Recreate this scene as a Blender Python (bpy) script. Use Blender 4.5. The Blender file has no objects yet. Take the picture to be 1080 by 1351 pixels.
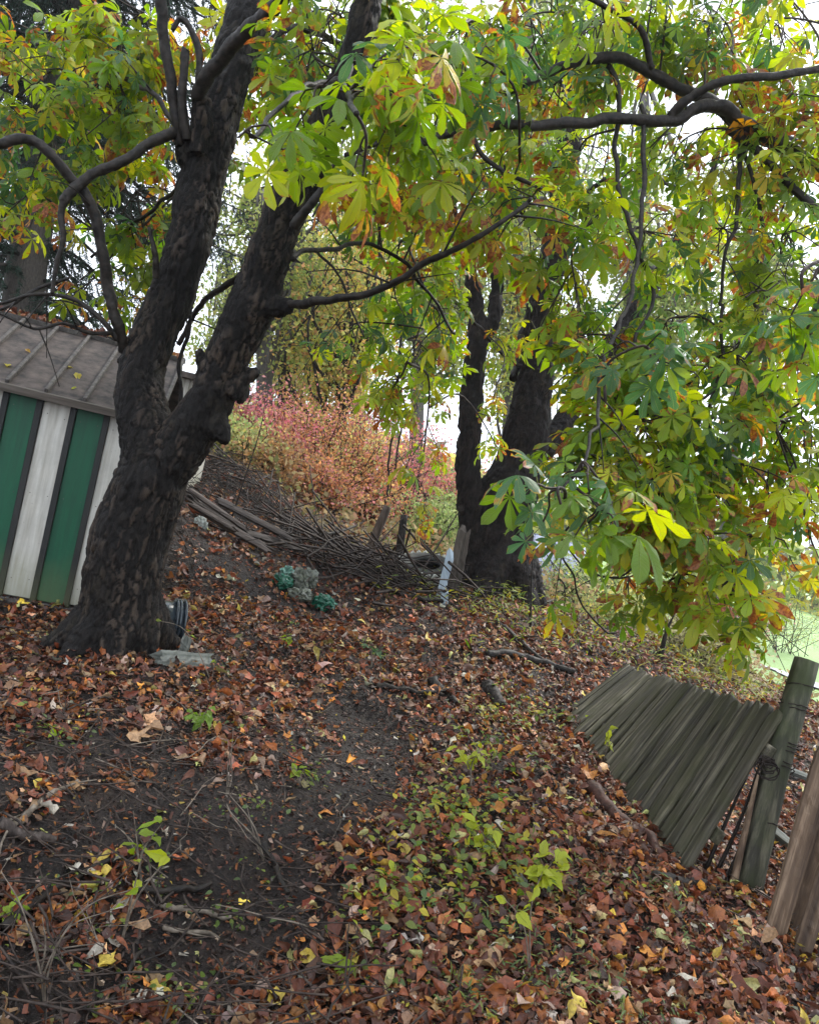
import bpy, math, random
import numpy as np
from mathutils import Vector, Matrix

S = bpy.context.scene
COL = S.collection
random.seed(7)
rng = np.random.default_rng(7)
pi = math.pi

# ------------------------------------------------------------------ camera
F_PX, ROLL, PITCH, EYE = 1060.0, math.radians(13.5), math.radians(-2.3), 1.6
cam_d = bpy.data.cameras.new('camera')
cam_d.sensor_fit = 'VERTICAL'; cam_d.sensor_height = 24.0
cam_d.lens = F_PX / 1351.0 * 24.0
cam_d.clip_start = 0.05; cam_d.clip_end = 1500
cam = bpy.data.objects.new('camera', cam_d); COL.objects.link(cam)
CAM_M = Matrix.Rotation(math.radians(90) + PITCH, 4, 'X') @ Matrix.Rotation(ROLL, 4, 'Z')
cam.matrix_world = Matrix.Translation((0, 0, EYE)) @ CAM_M
S.camera = cam
R3 = np.array(CAM_M.to_3x3())
EYEP = np.array([0, 0, EYE])

# ------------------------------------------------------------------ light
SUN_EL, SUN_AZ = math.radians(48), math.radians(35)      # soft overcast light, ahead and to the right
world = bpy.data.worlds.new('World'); S.world = world; world.use_nodes = True
nt = world.node_tree; nt.nodes.clear()
wo = nt.nodes.new('ShaderNodeOutputWorld'); bg = nt.nodes.new('ShaderNodeBackground')
sky = nt.nodes.new('ShaderNodeTexSky'); sky.sky_type = 'NISHITA'; sky.sun_disc = False
sky.sun_elevation = SUN_EL; sky.sun_rotation = SUN_AZ
sky.air_density = 1.0; sky.dust_density = 4.0; sky.ozone_density = 2.0
tc = nt.nodes.new('ShaderNodeTexCoord'); cn = nt.nodes.new('ShaderNodeTexNoise')
cn.inputs['Scale'].default_value = 2.2; cn.inputs['Detail'].default_value = 5
cr = nt.nodes.new('ShaderNodeValToRGB')
cr.color_ramp.elements[0].position = .3; cr.color_ramp.elements[0].color = (7.6, 8.6, 10.2, 1)
cr.color_ramp.elements[1].position = .7; cr.color_ramp.elements[1].color = (11.2, 11.8, 12.6, 1)
mx = nt.nodes.new('ShaderNodeMix'); mx.data_type = 'RGBA'; mx.inputs[0].default_value = .88
nt.links.new(tc.outputs['Generated'], cn.inputs['Vector']); nt.links.new(cn.outputs['Fac'], cr.inputs['Fac'])
nt.links.new(sky.outputs[0], mx.inputs[6]); nt.links.new(cr.outputs[0], mx.inputs[7])
nt.links.new(mx.outputs[2], bg.inputs[0]); nt.links.new(bg.outputs[0], wo.inputs[0])
bg.inputs[1].default_value = .10
sd = bpy.data.lights.new('sun', 'SUN'); sd.energy = 1.5; sd.angle = math.radians(10); sd.color = (1, .95, .88)
so = bpy.data.objects.new('sun', sd); COL.objects.link(so)
so.rotation_euler = Vector((-math.sin(SUN_AZ) * math.cos(SUN_EL), -math.cos(SUN_AZ) * math.cos(SUN_EL), -math.sin(SUN_EL))).to_track_quat('-Z', 'Y').to_euler()
S.view_settings.view_transform = 'Standard'; S.view_settings.look = 'None'
S.view_settings.gamma = 1; S.view_settings.use_curve_mapping = False
S.view_settings.exposure = 1.25
S.cycles.max_bounces = 6; S.cycles.diffuse_bounces = 3; S.cycles.glossy_bounces = 2
S.cycles.transmission_bounces = 4; S.cycles.transparent_max_bounces = 4

# ------------------------------------------------------------------ geometry helpers
def P(px, py, d):
    """point of the place seen at photo pixel (px, py), d metres ahead"""
    v = R3 @ np.array([(px - 540) / F_PX, (675.5 - py) / F_PX, -1.0])
    return EYEP + v * (d / v[1])

def proj(p):
    q = (np.atleast_2d(p) - EYEP) @ R3
    return np.stack([540 + F_PX * q[:, 0] / -q[:, 2], 675.5 - F_PX * q[:, 1] / -q[:, 2], -q[:, 2]], 1)

def hash3(ix, iy, iz, seed=0):
    h = (ix.astype(np.int64) * 374761393 + iy.astype(np.int64) * 668265263 + iz.astype(np.int64) * 2147483647 + seed * 1274126177) & 0xffffffff
    h = ((h ^ (h >> 13)) * 1274126177) & 0xffffffff
    h = ((h ^ (h >> 16)) * 2246822519) & 0xffffffff
    return ((h ^ (h >> 15)) & 0xffffff) / float(0xffffff)

def vnoise(p, seed=0):
    f = np.floor(p); i = f.astype(np.int64); t = p - f; t = t * t * (3 - 2 * t)
    r = 0
    for a in (0, 1):
        wx = t[:, 0] if a else 1 - t[:, 0]
        for b in (0, 1):
            wy = t[:, 1] if b else 1 - t[:, 1]
            for c in (0, 1):
                wz = t[:, 2] if c else 1 - t[:, 2]
                r = r + wx * wy * wz * hash3(i[:, 0] + a, i[:, 1] + b, i[:, 2] + c, seed)
    return r * 2 - 1

def fbm(p, octv=4, seed=0):
    r = 0; a = .5; s = 1.0
    for k in range(octv):
        r = r + a * vnoise(p * s + k * 17.3, seed + k); a *= .5; s *= 2.05
    return r

def worley(p, seed=0):
    """F1, F2 and a random value of the nearest cell"""
    i = np.floor(p).astype(np.int64); n = len(p)
    f1 = np.full(n, 9.); f2 = np.full(n, 9.); idv = np.zeros(n)
    for a in (-1, 0, 1):
        for b in (-1, 0, 1):
            for c in (-1, 0, 1):
                cx, cy, cz = i[:, 0] + a, i[:, 1] + b, i[:, 2] + c
                q = np.stack([cx + hash3(cx, cy, cz, seed), cy + hash3(cx, cy, cz, seed + 1), cz + hash3(cx, cy, cz, seed + 2)], 1)
                d = np.sqrt(((p - q) ** 2).sum(1))
                hv = hash3(cx, cy, cz, seed + 3)
                m = d < f1
                f2 = np.where(m, f1, np.minimum(f2, d)); idv = np.where(m, hv, idv); f1 = np.where(m, d, f1)
    return f1, f2, idv

# ------------------------------------------------------------------ terrain
CTRL = [(0, 0, 0), (-2, 0, .02), (2, 0, -.06), (-3, 3, .1), (0, 2.5, 0), (0, 4.5, .12), (-1.42, 4.5, .24), (-.4, 6.5, .26),
        (1.97, 3.8, .08), (1.65, 3.76, .12), (1.5, 2.6, .02), (1.4, 5.7, .2), (2.0, 5.6, .12), (1.2, 9.5, .52), (2.5, 9, .5), (.4, 8.6, .46),
        (-2.3, 8.6, .95), (-3.2, 8.2, 1.0), (-2.4, 10, 1.25), (-3.5, 11, 1.4), (-1.5, 8.2, .6), (-.4, 10, .52), (-2.33, 5.4, .13), (-2.9, 5.4, .10), (-2.6, 5.9, .14), (-4, 5.6, .2), (-5, 8, .8),
        (3.5, 6, -.15), (3.4, 8, .2), (4.2, 9.5, .15), (5, 7, -.3), (4, 4, -.2), (4, 2, -.2), (8, 6, -.6), (6, 12, -.5), (8, 15, -.85), (5, 20, -.8), (3, 14, .2),
        (15, 40, -1.2), (0, 14, .75), (-3, 15, 1.4), (0, 20, .5), (-6, 20, 1.2), (-10, 12, 1.4), (-15, 40, .6), (20, 10, -1.0), (30, 25, -1.2),
        (0, 40, -.6), (60, 60, -1.3), (-60, 60, .6), (0, 120, -1), (-60, 0, .5), (60, 0, -1.2), (0, -40, 0), (0, -10, 0), (9, 24, -1.1), (14, 22, -1.1), (11, 30, -1.2)]
CTRL = np.array(CTRL, float)

def base_h(x, y):
    x = np.asarray(x, float); y = np.asarray(y, float)
    num = 0; den = 0
    for cx, cy, cz in CTRL:
        r = math.hypot(cx, cy)
        d2 = (x - cx) ** 2 + (y - cy) ** 2 + (.25 + .03 * r) ** 2
        w = (.5 + .12 * r) ** 2 / d2 ** 1.7
        num = num + w * cz; den = den + w
    return num / den

def height(x, y):
    x = np.atleast_1d(np.asarray(x, float)); y = np.atleast_1d(np.asarray(y, float))
    sh = x.shape; xf = x.ravel(); yf = y.ravel()
    z = base_h(xf, yf)
    q = np.stack([xf, yf, xf * 0], 1)
    near = 1 / (1 + (np.hypot(xf, yf) / 9) ** 3)
    z = z + .10 * fbm(q * .9, 3, 3) * (.3 + near) + near * (.045 * fbm(q * 4.2, 4, 5) +   .032 * fbm(q * 15, 3, 9))
    # soil slid down along the trodden path leaves shallow steps
    pd = path_d(xf, yf)
    z = z - .05 * np.exp(-(pd / .22) ** 2) * near
    return z.reshape(sh)

PATH = np.array([[.02, 4.9], [.12, 4.25], [-.02, 3.75], [-.2, 3.35], [-.25, 2.9], [-.42, 2.5], [-.5, 2.0], [-.5, 1.5]])
def path_d(x, y):
    d = np.full(len(x), 99.)
    for a, b in zip(PATH[:-1], PATH[1:]):
        ab = b - a; t = np.clip(((x - a[0]) * ab[0] + (y - a[1]) * ab[1]) / (ab @ ab), 0, 1)
        d = np.minimum(d, np.hypot(x - a[0] - t * ab[0], y - a[1] - t * ab[1]))
    return d

def gz(x, y): return float(height(x, y)[0])

def G(px, py, dmax=60):
    """where the line of sight through a photo pixel meets the ground"""
    v = R3 @ np.array([(px - 540) / F_PX, (675.5 - py) / F_PX, -1.0]); v = v / v[1]
    t = np.concatenate([np.linspace(1.0, 14, 500), np.linspace(14.1, dmax, 300)])
    h = height(v[0] * t, t); dz = EYE + v[2] * t - h
    k = np.argmax(dz < 0) if (dz < 0).any() else len(t) - 1
    return np.array([v[0] * t[k], t[k], h[k]])

def rfs(n):                                             # random 3x3 rotations
    q = rng.normal(size=(n, 4)); q /= np.linalg.norm(q, axis=1)[:, None]; w, x, y, z = q.T
    return np.stack([1-2*(y*y+z*z), 2*(x*y-z*w), 2*(x*z+y*w), 2*(x*y+z*w), 1-2*(x*x+z*z), 2*(y*z-x*w), 2*(x*z-y*w), 2*(y*z+x*w), 1-2*(x*x+y*y)], 1).reshape(n, 3, 3)

def unit(v):
    v = np.asarray(v, float); n = np.linalg.norm(v, axis=-1, keepdims=True); return v / np.maximum(n, 1e-9)

def spline(pts, n):
    pts = np.asarray(pts, float)
    if len(pts) == 2: 
        t = np.linspace(0, 1, n)[:, None]; return pts[0] * (1 - t) + pts[1] * t
    Q = np.vstack([2 * pts[0] - pts[1], pts, 2 * pts[-1] - pts[-2]])
    m = len(pts) - 1; u = np.linspace(0, m - 1e-6, n); k = u.astype(int); t = (u - k)[:, None]
    a, b, c, d = Q[k], Q[k + 1], Q[k + 2], Q[k + 3]
    return .5 * (2 * b + (c - a) * t + (2 * a - 5 * b + 4 * c - d) * t * t + (3 * b - 3 * c + d - a) * t ** 3)

def tube(pts, rad, seg=8, cap=True):
    pts = np.asarray(pts, float); n = len(pts); rad = np.broadcast_to(np.asarray(rad, float), (n,))
    T = unit(np.gradient(pts, axis=0))
    up = np.array([0, 0, 1.]) if abs(T[0][2]) < .9 else np.array([1., 0, 0])
    N = np.zeros_like(T); N[0] = unit(np.cross(T[0], up))
    for i in range(1, n): N[i] = unit(N[i-1] - T[i] * (N[i-1] @ T[i]))
    B = np.cross(T, N); a = np.arange(seg) * 2 * pi / seg
    V = pts[:, None] + rad[:, None, None] * (np.cos(a)[None, :, None] * N[:, None] + np.sin(a)[None, :, None] * B[:, None])
    i = np.arange(n - 1)[:, None] * seg; j = np.arange(seg)[None]; j2 = (j + 1) % seg
    q = np.stack([i + j, i + j2, i + seg + j2, i + seg + j], -1).reshape(-1, 4)
    V = V.reshape(-1, 3)
    if cap:
        c0 = len(V); V = np.vstack([V, pts[0], pts[-1]]); k = np.arange(seg); k2 = (k + 1) % seg
        b = (n - 1) * seg
        t = np.vstack([np.stack([k * 0 + c0, k2, k], 1), np.stack([k * 0 + c0 + 1, b + k, b + k2], 1)])
    else: t = np.zeros((0, 3), int)
    return V, q, t

class Geo:
    def __init__(s): s.v = []; s.q = []; s.t = []; s.c = []; s.u = []; s.n = 0
    def add(s, V, q=None, t=None, col=(1, 1, 1, 0), uv=None):
        V = np.asarray(V, float)
        s.v.append(V)
        if q is not None and len(q): s.q.append(np.asarray(q) + s.n)
        if t is not None and len(t): s.t.append(np.asarray(t) + s.n)
        s.c.append(np.broadcast_to(np.asarray(col, float), (len(V), 4)))
        s.u.append(np.zeros((len(V), 2)) if uv is None else np.asarray(uv, float))
        s.n += len(V); return s
    def many(s, V, q, t, M, pos, col, uv=None):
        """instances of one template: M (n,3,3), pos (n,3), col (n,4)"""
        n = len(pos); k = len(V)
        if n == 0: return s
        W = np.einsum('nij,kj->nki', M, V) + pos[:, None]
        off = (np.arange(n) * k)[:, None, None]
        Q = (np.asarray(q)[None] + off).reshape(-1, 4) if q is not None and len(q) else None
        T = (np.asarray(t)[None] + off).reshape(-1, 3) if t is not None and len(t) else None
        C = np.repeat(col, k, 0); U = None if uv is None else np.tile(uv, (n, 1))
        return s.add(W.reshape(-1, 3), Q, T, C, U)
    def tube(s, pts, rad, seg=8, col=(1, 1, 1, 0), cap=True):
        V, q, t = tube(pts, rad, seg, cap); return s.add(V, q, t, col)
    def box(s, lo, hi, M=None, pos=None, col=(1, 1, 1, 0)):
        lo = np.array(lo, float); hi = np.array(hi, float)
        V = np.array([[(lo, hi)[i][0], (lo, hi)[j][1], (lo, hi)[k][2]] for i in (0, 1) for j in (0, 1) for k in (0, 1)])
        if M is not None: V = V @ np.asarray(M).T
        if pos is not None: V = V + pos
        return s.add(V, [[0, 1, 3, 2], [4, 6, 7, 5], [0, 4, 5, 1], [2, 3, 7, 6], [0, 2, 6, 4], [1, 5, 7, 3]], None, col)
    def mesh(s, name, mat, smooth=True):
        me = bpy.data.meshes.new(name)
        if s.n == 0: return me
        V = np.vstack(s.v); q = np.vstack(s.q) if s.q else np.zeros((0, 4), int); t = np.vstack(s.t) if s.t else np.zeros((0, 3), int)
        me.vertices.add(len(V)); me.vertices.foreach_set('co', V.astype(np.float32).ravel())
        lv = np.concatenate([q.ravel(), t.ravel()]).astype(np.int32)
        me.loops.add(len(lv)); me.loops.foreach_set('vertex_index', lv)
        np_ = len(q) + len(t); me.polygons.add(np_)
        ls = np.concatenate([np.arange(len(q)) * 4, len(q) * 4 + np.arange(len(t)) * 3]).astype(np.int32)
        me.polygons.foreach_set('loop_start', ls)
        me.update(calc_edges=True); me.validate()
        me.polygons.foreach_set('use_smooth', np.full(len(me.polygons), smooth))
        if len(me.vertices) == len(V):
            a = me.attributes.new('tint', 'FLOAT_COLOR', 'POINT'); a.data.foreach_set('color', np.vstack(s.c).astype(np.float32).ravel())
            b = me.attributes.new('luv', 'FLOAT2', 'POINT'); b.data.foreach_set('vector', np.vstack(s.u).astype(np.float32).ravel())
        me.materials.append(mat); return me
    def obj(s, name, mat, parent=None, smooth=True, **kw):
        return link(name, s.mesh(name, mat, smooth), parent, **kw)

def link(name, data, parent=None, label=None, cat=None, group=None, kind=None, M=None):
    o = bpy.data.objects.new(name, data); COL.objects.link(o)
    if parent is not None: o.parent = parent; o.matrix_parent_inverse = parent.matrix_basis.inverted()
    if M is not None: o.matrix_basis = M
    if label: o['label'] = label
    if cat: o['category'] = cat
    if group: o['group'] = group
    if kind: o['kind'] = kind
    return o

def thing(name, label, cat, loc=(0, 0, 0), group=None):
    o = link(name, None, None, label, cat, group); o.location = [float(a) for a in loc]; o.empty_display_size = .1
    return o

# ------------------------------------------------------------------ material helpers
class NT:
    def __init__(s, name):
        s.m = bpy.data.materials.new(name); s.m.use_nodes = True; s.t = s.m.node_tree; s.t.nodes.clear()
        s.out = s.N('ShaderNodeOutputMaterial')
    def N(s, typ, **kw):
        n = s.t.nodes.new(typ)
        for k, v in kw.items(): setattr(n, k, v)
        return n
    def L(s, a, b): s.t.links.new(a, b)
    def val(s, x, sock):
        if hasattr(x, 'is_linked') or hasattr(x, 'links'): s.L(x, sock)
        else: sock.default_value = x
    def math(s, op, a, b=0., c=None, clamp=False):
        n = s.N('ShaderNodeMath', operation=op, use_clamp=clamp); s.val(a, n.inputs[0]); s.val(b, n.inputs[1])
        if c is not None: s.val(c, n.inputs[2])
        return n.outputs[0]
    def mix(s, f, a, b, mode='MIX'):
        n = s.N('ShaderNodeMix', data_type='RGBA', blend_type=mode); s.val(f, n.inputs[0])
        s.val(a if not isinstance(a, tuple) else (*a[:3], 1), n.inputs[6]); s.val(b if not isinstance(b, tuple) else (*b[:3], 1), n.inputs[7])
        return n.outputs[2]
    def ramp(s, f, stops):
        n = s.N('ShaderNodeValToRGB'); e = n.color_ramp.elements
        while len(e) < len(stops): e.new(.5)
        for k, (p, c) in enumerate(stops):
            e[k].position = p; e[k].color = (c, c, c, 1) if not isinstance(c, tuple) else (*c[:3], 1)
        s.L(f, n.inputs[0]); return n.outputs[0]
    def coord(s, kind='Object', scale=(1, 1, 1)):
        if kind == 'Position': o = s.N('ShaderNodeNewGeometry').outputs['Position']
        else: o = s.N('ShaderNodeTexCoord').outputs[kind]
        mp = s.N('ShaderNodeMapping'); mp.inputs['Scale'].default_value = scale; s.L(o, mp.inputs[0]); return mp.outputs[0]
    def noise(s, vec, sc, det=4, rough=.55, col=False):
        n = s.N('ShaderNodeTexNoise'); s.L(vec, n.inputs['Vector']); n.inputs['Scale'].default_value = sc
        n.inputs['Detail'].default_value = det; n.inputs['Roughness'].default_value = rough
        return n.outputs['Color' if col else 'Fac']
    def voro(s, vec, sc, feat='F1', out='Distance'):
        n = s.N('ShaderNodeTexVoronoi', feature=feat); s.L(vec, n.inputs['Vector']); n.inputs['Scale'].default_value = sc
        return n.outputs[out]
    def attr(s, name, out='Color'): return s.N('ShaderNodeAttribute', attribute_name=name).outputs[out]
    def bump(s, h, strength=.5, dist=.01):
        n = s.N('ShaderNodeBump'); n.inputs['Strength'].default_value = strength; n.inputs['Distance'].default_value = dist
        s.L(h, n.inputs['Height']); return n.outputs[0]
    def bsdf(s, col, rough=.7, bump=None, spec=.4, trans=0, transcol=None, metal=0):
        b = s.N('ShaderNodeBsdfPrincipled'); s.val(col if not isinstance(col, tuple) else (*col[:3], 1), b.inputs['Base Color'])
        s.val(rough, b.inputs['Roughness']); b.inputs['Specular IOR Level'].default_value = spec; b.inputs['Metallic'].default_value = metal
        if bump is not None: s.L(bump, b.inputs['Normal'])
        o = b.outputs[0]
        if trans:
            t = s.N('ShaderNodeBsdfTranslucent'); s.val(transcol if transcol is not None else col, t.inputs[0])
            if bump is not None: s.L(bump, t.inputs['Normal'])
            m = s.N('ShaderNodeMixShader'); m.inputs[0].default_value = trans; s.L(o, m.inputs[1]); s.L(t.outputs[0], m.inputs[2]); o = m.outputs[0]
        s.L(o, s.out.inputs[0]); return s.m

def m_soil():
    n = NT('soil'); p = n.coord('Position')
    a = n.noise(p, 5, 8, .65); b = n.noise(p, 40, 6, .7); v = n.voro(p, 60)
    c = n.ramp(a, [(.3, (.005, .0035, .003)), (.5, (.014, .0095, .0075)), (.7, (.036, .024, .018))])
    c = n.mix(n.ramp(b, [(.45, 0.), (.75, .8)]), c, (.045, .03, .023))
    tint = n.attr('tint')
    c = n.mix(n.attr('tint', 'Alpha'), c, tint)
    h = n.math('ADD', n.math('MULTIPLY', n.noise(p, 14, 5, .65), 2.2), n.math('ADD', n.math('MULTIPLY', b, 1.3), n.math('MULTIPLY', v, .7)))
    return n.bsdf(c, n.ramp(a, [(.3, .45), (.7, .8)]), n.bump(h, .9, .02), .3)

def m_bark(name='bark', dark=(.016, .012, .010), mid=(.05, .038, .03), light=(.2, .155, .12), rough=.5):
    n = NT(name)
    bc = n.attr('bvec', 'Vector'); mp = n.N('ShaderNodeMapping'); n.L(bc, mp.inputs[0]); p = mp.outputs[0]
    fine = n.noise(p, 60, 6, .7); md = n.noise(p, 9, 4); pl = n.attr('tint')
    sep = n.N('ShaderNodeSeparateColor'); n.L(pl, sep.inputs[0])          # R plate crack depth, G plate id, B large patches
    c = n.mix(n.ramp(fine, [(.35, 0.), (.7, 1.)]), dark, mid)
    c = n.mix(n.math('MULTIPLY', sep.outputs[1], n.ramp(fine, [(.25, .2), (.6, 1.)])), c, light)
    c = n.mix(n.math('MULTIPLY', n.ramp(md, [(.55, 0.), (.75, .35)]), 1.), c, (.09, .075, .05))
    c = n.mix(n.math('SUBTRACT', 1., sep.outputs[0], clamp=True), c, tuple(x * .55 for x in dark))
    h = n.math('ADD', fine, n.math('MULTIPLY', n.voro(p, 45), .5))
    return n.bsdf(c, n.ramp(md, [(.3, rough - .05), (.7, rough + .25)]), n.bump(h, 1., .018), .22)

def m_twig(name, c1, c2, rough=.6):
    n = NT(name); p = n.coord('Position'); f = n.noise(p, 30, 4)
    return n.bsdf(n.mix(n.attr('tint', 'Alpha'), n.mix(n.ramp(f, [(.35, 0.), (.7, 1.)]), c1, c2), n.attr('tint')), rough, n.bump(f, .9, .008), .25)

def m_leaf(name='leaf', trans=.48, rough=.42):
    """tint rgb = leaf colour, alpha = how scorched; luv.x across -1..1, luv.y along"""
    n = NT(name); uv = n.attr('luv', 'Vector'); tint = n.N('ShaderNodeAttribute', attribute_name='tint')
    sx = n.N('ShaderNodeSeparateXYZ'); n.L(uv, sx.inputs[0]); u, v = sx.outputs[0], sx.outputs[1]
    au = n.math('ABSOLUTE', u)
    pos = n.coord('Position'); nz = n.noise(pos, 17, 4); nf = n.noise(pos, 70, 3)
    oi = n.N('ShaderNodeObjectInfo').outputs['Random']
    # side veins, slanting forward
    w = n.math('SINE', n.math('MULTIPLY', n.math('SUBTRACT', v, n.math('MULTIPLY', au, .16)), 85.))
    vein = n.ramp(w, [(.80, 0.), (1., 1.)])
    mid = n.ramp(au, [(.0, 1.), (.09, 0.)])
    hsv = n.N('ShaderNodeHueSaturation'); n.L(tint.outputs['Color'], hsv.inputs['Color'])
    n.L(n.math('ADD', .475, n.math('MULTIPLY', nz, .05)), hsv.inputs['Hue'])
    n.L(n.math('ADD', .72, n.math('MULTIPLY', n.math('ADD', nz, oi), .32)), hsv.inputs['Value'])
    c = hsv.outputs[0]
    c = n.mix(n.math('MULTIPLY', n.math('MAXIMUM', n.math('MULTIPLY', vein, .35), mid), .5), c, (.22, .27, .08))
    # scorch: brown from the edge and tip, with a yellow rim
    e = n.math('ADD', n.math('MULTIPLY', n.math('POWER', au, 2.), .10), n.math('MULTIPLY', v, .32))
    sc = n.math('ADD', n.math('ADD', e, n.math('MULTIPLY', nz, 1.4)), n.math('SUBTRACT', n.math('MULTIPLY', tint.outputs['Alpha'], 1.2), 1.50))
    c = n.mix(n.ramp(sc, [(.0, 0.), (.07, .75)]), c, (.42, .26, .02))
    br = n.mix(n.ramp(nf, [(.4, 0.), (.6, 1.)]), (.16, .045, .016), (.33, .12, .04))
    c = n.mix(n.ramp(sc, [(.06, 0.), (.11, 1.)]), c, br)
    b = n.bump(n.math('ADD', n.math('MULTIPLY', vein, -.6), n.math('MULTIPLY', mid, -1.)), .6, .004)
    tcn = n.N('ShaderNodeHueSaturation'); n.L(c, tcn.inputs['Color']); tcn.inputs['Value'].default_value = 2.25; tcn.inputs['Saturation'].default_value = 1.08
    return n.bsdf(c, rough, b, .45, trans, tcn.outputs[0])

def m_litter(name='litter_leaf', trans=.12, rough=.45):
    n = NT(name); t = n.attr('tint'); p = n.coord('Position'); f = n.noise(p, 90, 4, .7); g = n.noise(p, 22, 3)
    oi = n.N('ShaderNodeObjectInfo').outputs['Random']
    c = n.mix(n.ramp(f, [(.3, .55), (.6, 0.)]), t, (.03, .014, .008))
    c = n.mix(n.ramp(g, [(.58, 0.), (.72, .5)]), c, (.11, .05, .02))
    return n.bsdf(c, n.ramp(g, [(.35, rough - .1), (.65, rough + .25)]), n.bump(f, .6, .004), .45, trans, c)

def m_speck(name='far_leaf', trans=.45):
    n = NT(name); t = n.attr('tint')
    return n.bsdf(t, .6, None, .2, trans, t)

def m_wood(name, cols, axis=2, rough=.8, sc=1., green=None, wet=0):
    n = NT(name); s = [34 * sc] * 3; s[axis] = 1.3 * sc
    oi = n.N('ShaderNodeObjectInfo').outputs['Random']
    tcn = n.N('ShaderNodeTexCoord'); off = n.N('ShaderNodeVectorMath', operation='ADD')
    n.L(tcn.outputs['Object'], off.inputs[0]); cb = n.N('ShaderNodeCombineXYZ')
    for k in range(3): n.L(n.math('MULTIPLY', oi, 37.), cb.inputs[k])
    n.L(cb.outputs[0], off.inputs[1]); mp = n.N('ShaderNodeMapping'); mp.inputs['Scale'].default_value = s; n.L(off.outputs[0], mp.inputs[0])
    g = n.noise(mp.outputs[0], 1., 5, .65); big = n.noise(off.outputs[0], 4, 4)
    c = n.ramp(g, [(.3, cols[0]), (.5, cols[1]), (.72, cols[2])])
    hs = n.N('ShaderNodeHueSaturation'); n.L(c, hs.inputs['Color']); n.L(n.math('ADD', .7, n.math('MULTIPLY', oi, .6)), hs.inputs['Value']); c = hs.outputs[0]
    if green: c = n.mix(n.ramp(big, [(.42, 0.), (.68, .8)]), c, green)
    return n.bsdf(c, n.ramp(big, [(.3, rough - .2), (.7, rough)]), n.bump(g, .9, .006), .3)

def m_paint(name, col, dirt=(.12, .11, .07), amt=.5, rough=.55):
    n = NT(name); tcn = n.N('ShaderNodeTexCoord'); oi = n.N('ShaderNodeObjectInfo').outputs['Random']
    off = n.N('ShaderNodeVectorMath', operation='ADD'); cb = n.N('ShaderNodeCombineXYZ')
    for k in range(3): n.L(n.math('MULTIPLY', oi, 19.), cb.inputs[k])
    n.L(tcn.outputs['Object'], off.inputs[0]); n.L(cb.outputs[0], off.inputs[1]); p = off.outputs[0]
    mp = n.N('ShaderNodeMapping'); mp.inputs['Scale'].default_value = (30, 30, 2.2); n.L(p, mp.inputs[0])
    st = n.noise(mp.outputs[0], 1., 5, .6); bl = n.noise(p, 5, 5, .65); fi = n.noise(p, 55, 4, .7)
    sep = n.N('ShaderNodeSeparateXYZ'); n.L(tcn.outputs['Object'], sep.inputs[0])
    low = n.ramp(n.math('ADD', sep.outputs[2], n.math('MULTIPLY', bl, .5)), [(.2, .8), (.62, 0.)])
    c = n.mix(n.ramp(st, [(.4, 0.), (.75, amt)]), col, dirt)
    c = n.mix(n.math('MULTIPLY', n.ramp(bl, [(.45, 0.), (.75, 1.)]), amt * .7), c, tuple(x * .6 for x in col))
    c = n.mix(n.math('MULTIPLY', low, amt), c, (.14, .15, .06))
    c = n.mix(n.ramp(fi, [(.68, 0.), (.72, .7)]), c, (.05, .045, .04))
    return n.bsdf(c, rough, n.bump(n.math('ADD', st, fi), .35, .003), .4)

def m_plain(name, col, rough=.6, nsc=20, var=.35, metal=0, spec=.4, trans=0, bdist=.003):
    n = NT(name); p = n.coord('Position'); f = n.noise(p, nsc, 5, .65)
    c = n.mix(n.ramp(f, [(.35, 0.), (.7, 1.)]), tuple(x * (1 - var) for x in col), tuple(min(1, x * (1 + var)) for x in col))
    return n.bsdf(c, rough, n.bump(f, .5, bdist), spec, trans, c if trans else None, metal)

M_SOIL = m_soil(); M_BARK = m_bark('bark', (.004, .003, .0026), (.014, .0105, .0082), (.115, .082, .058), .55); M_BARK2 = m_bark('bark_dark', (.006, .004, .0034), (.017, .011, .0088), (.05, .034, .026), .65)
M_GREYBARK = m_bark('bark_grey', (.05, .045, .04), (.12, .10, .085), (.2, .18, .15), .75)
M_BRANCH = m_twig('branch_bark', (.006, .0048, .004), (.032, .024, .018)); M_TWIG = m_twig('twig_bark', (.012, .008, .0065), (.065, .045, .034), .65)
M_LEAF = m_leaf(); M_LITTER = m_litter(); M_SPECK = m_speck()
M_NEEDLE = m_speck('needle', .15); M_WEED = m_leaf('weed_leaf', .35, .5)
M_FARBARK = m_plain('far_bark', (.11, .10, .09), .9)

# ================================================================== ground
def axis(lo, hi, fine, n1, n2):
    """coordinates dense near the camera and sparse towards the horizon"""
    a = np.linspace(-fine, fine, n1); g = fine + (hi - fine) * np.linspace(0, 1, n2)[1:] ** 3.2
    h = fine + (-lo - fine) * np.linspace(0, 1, n2)[1:] ** 3.2
    return np.concatenate([-h[::-1], a, g])
gx = axis(-500, 500, 4.2, 300, 70); gy = np.concatenate([-60 * np.linspace(1, .02, 12) ** 2, np.linspace(.2, 7.4, 290), 7.4 + 8 * np.linspace(.01, 1, 90) ** 1.3, 15.5 + 700 * np.linspace(0, 1, 60)[1:] ** 3])
X, Y = np.meshgrid(gx, gy); Z = height(X, Y)
V = np.stack([X, Y, Z], -1).reshape(-1, 3); nx, ny = len(gx), len(gy)
i = (np.arange(ny - 1)[:, None] * nx + np.arange(nx - 1)[None]).ravel()
q = np.stack([i, i + 1, i + nx + 1, i + nx], 1)
xx, yy = V[:, 0], V[:, 1]
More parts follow.
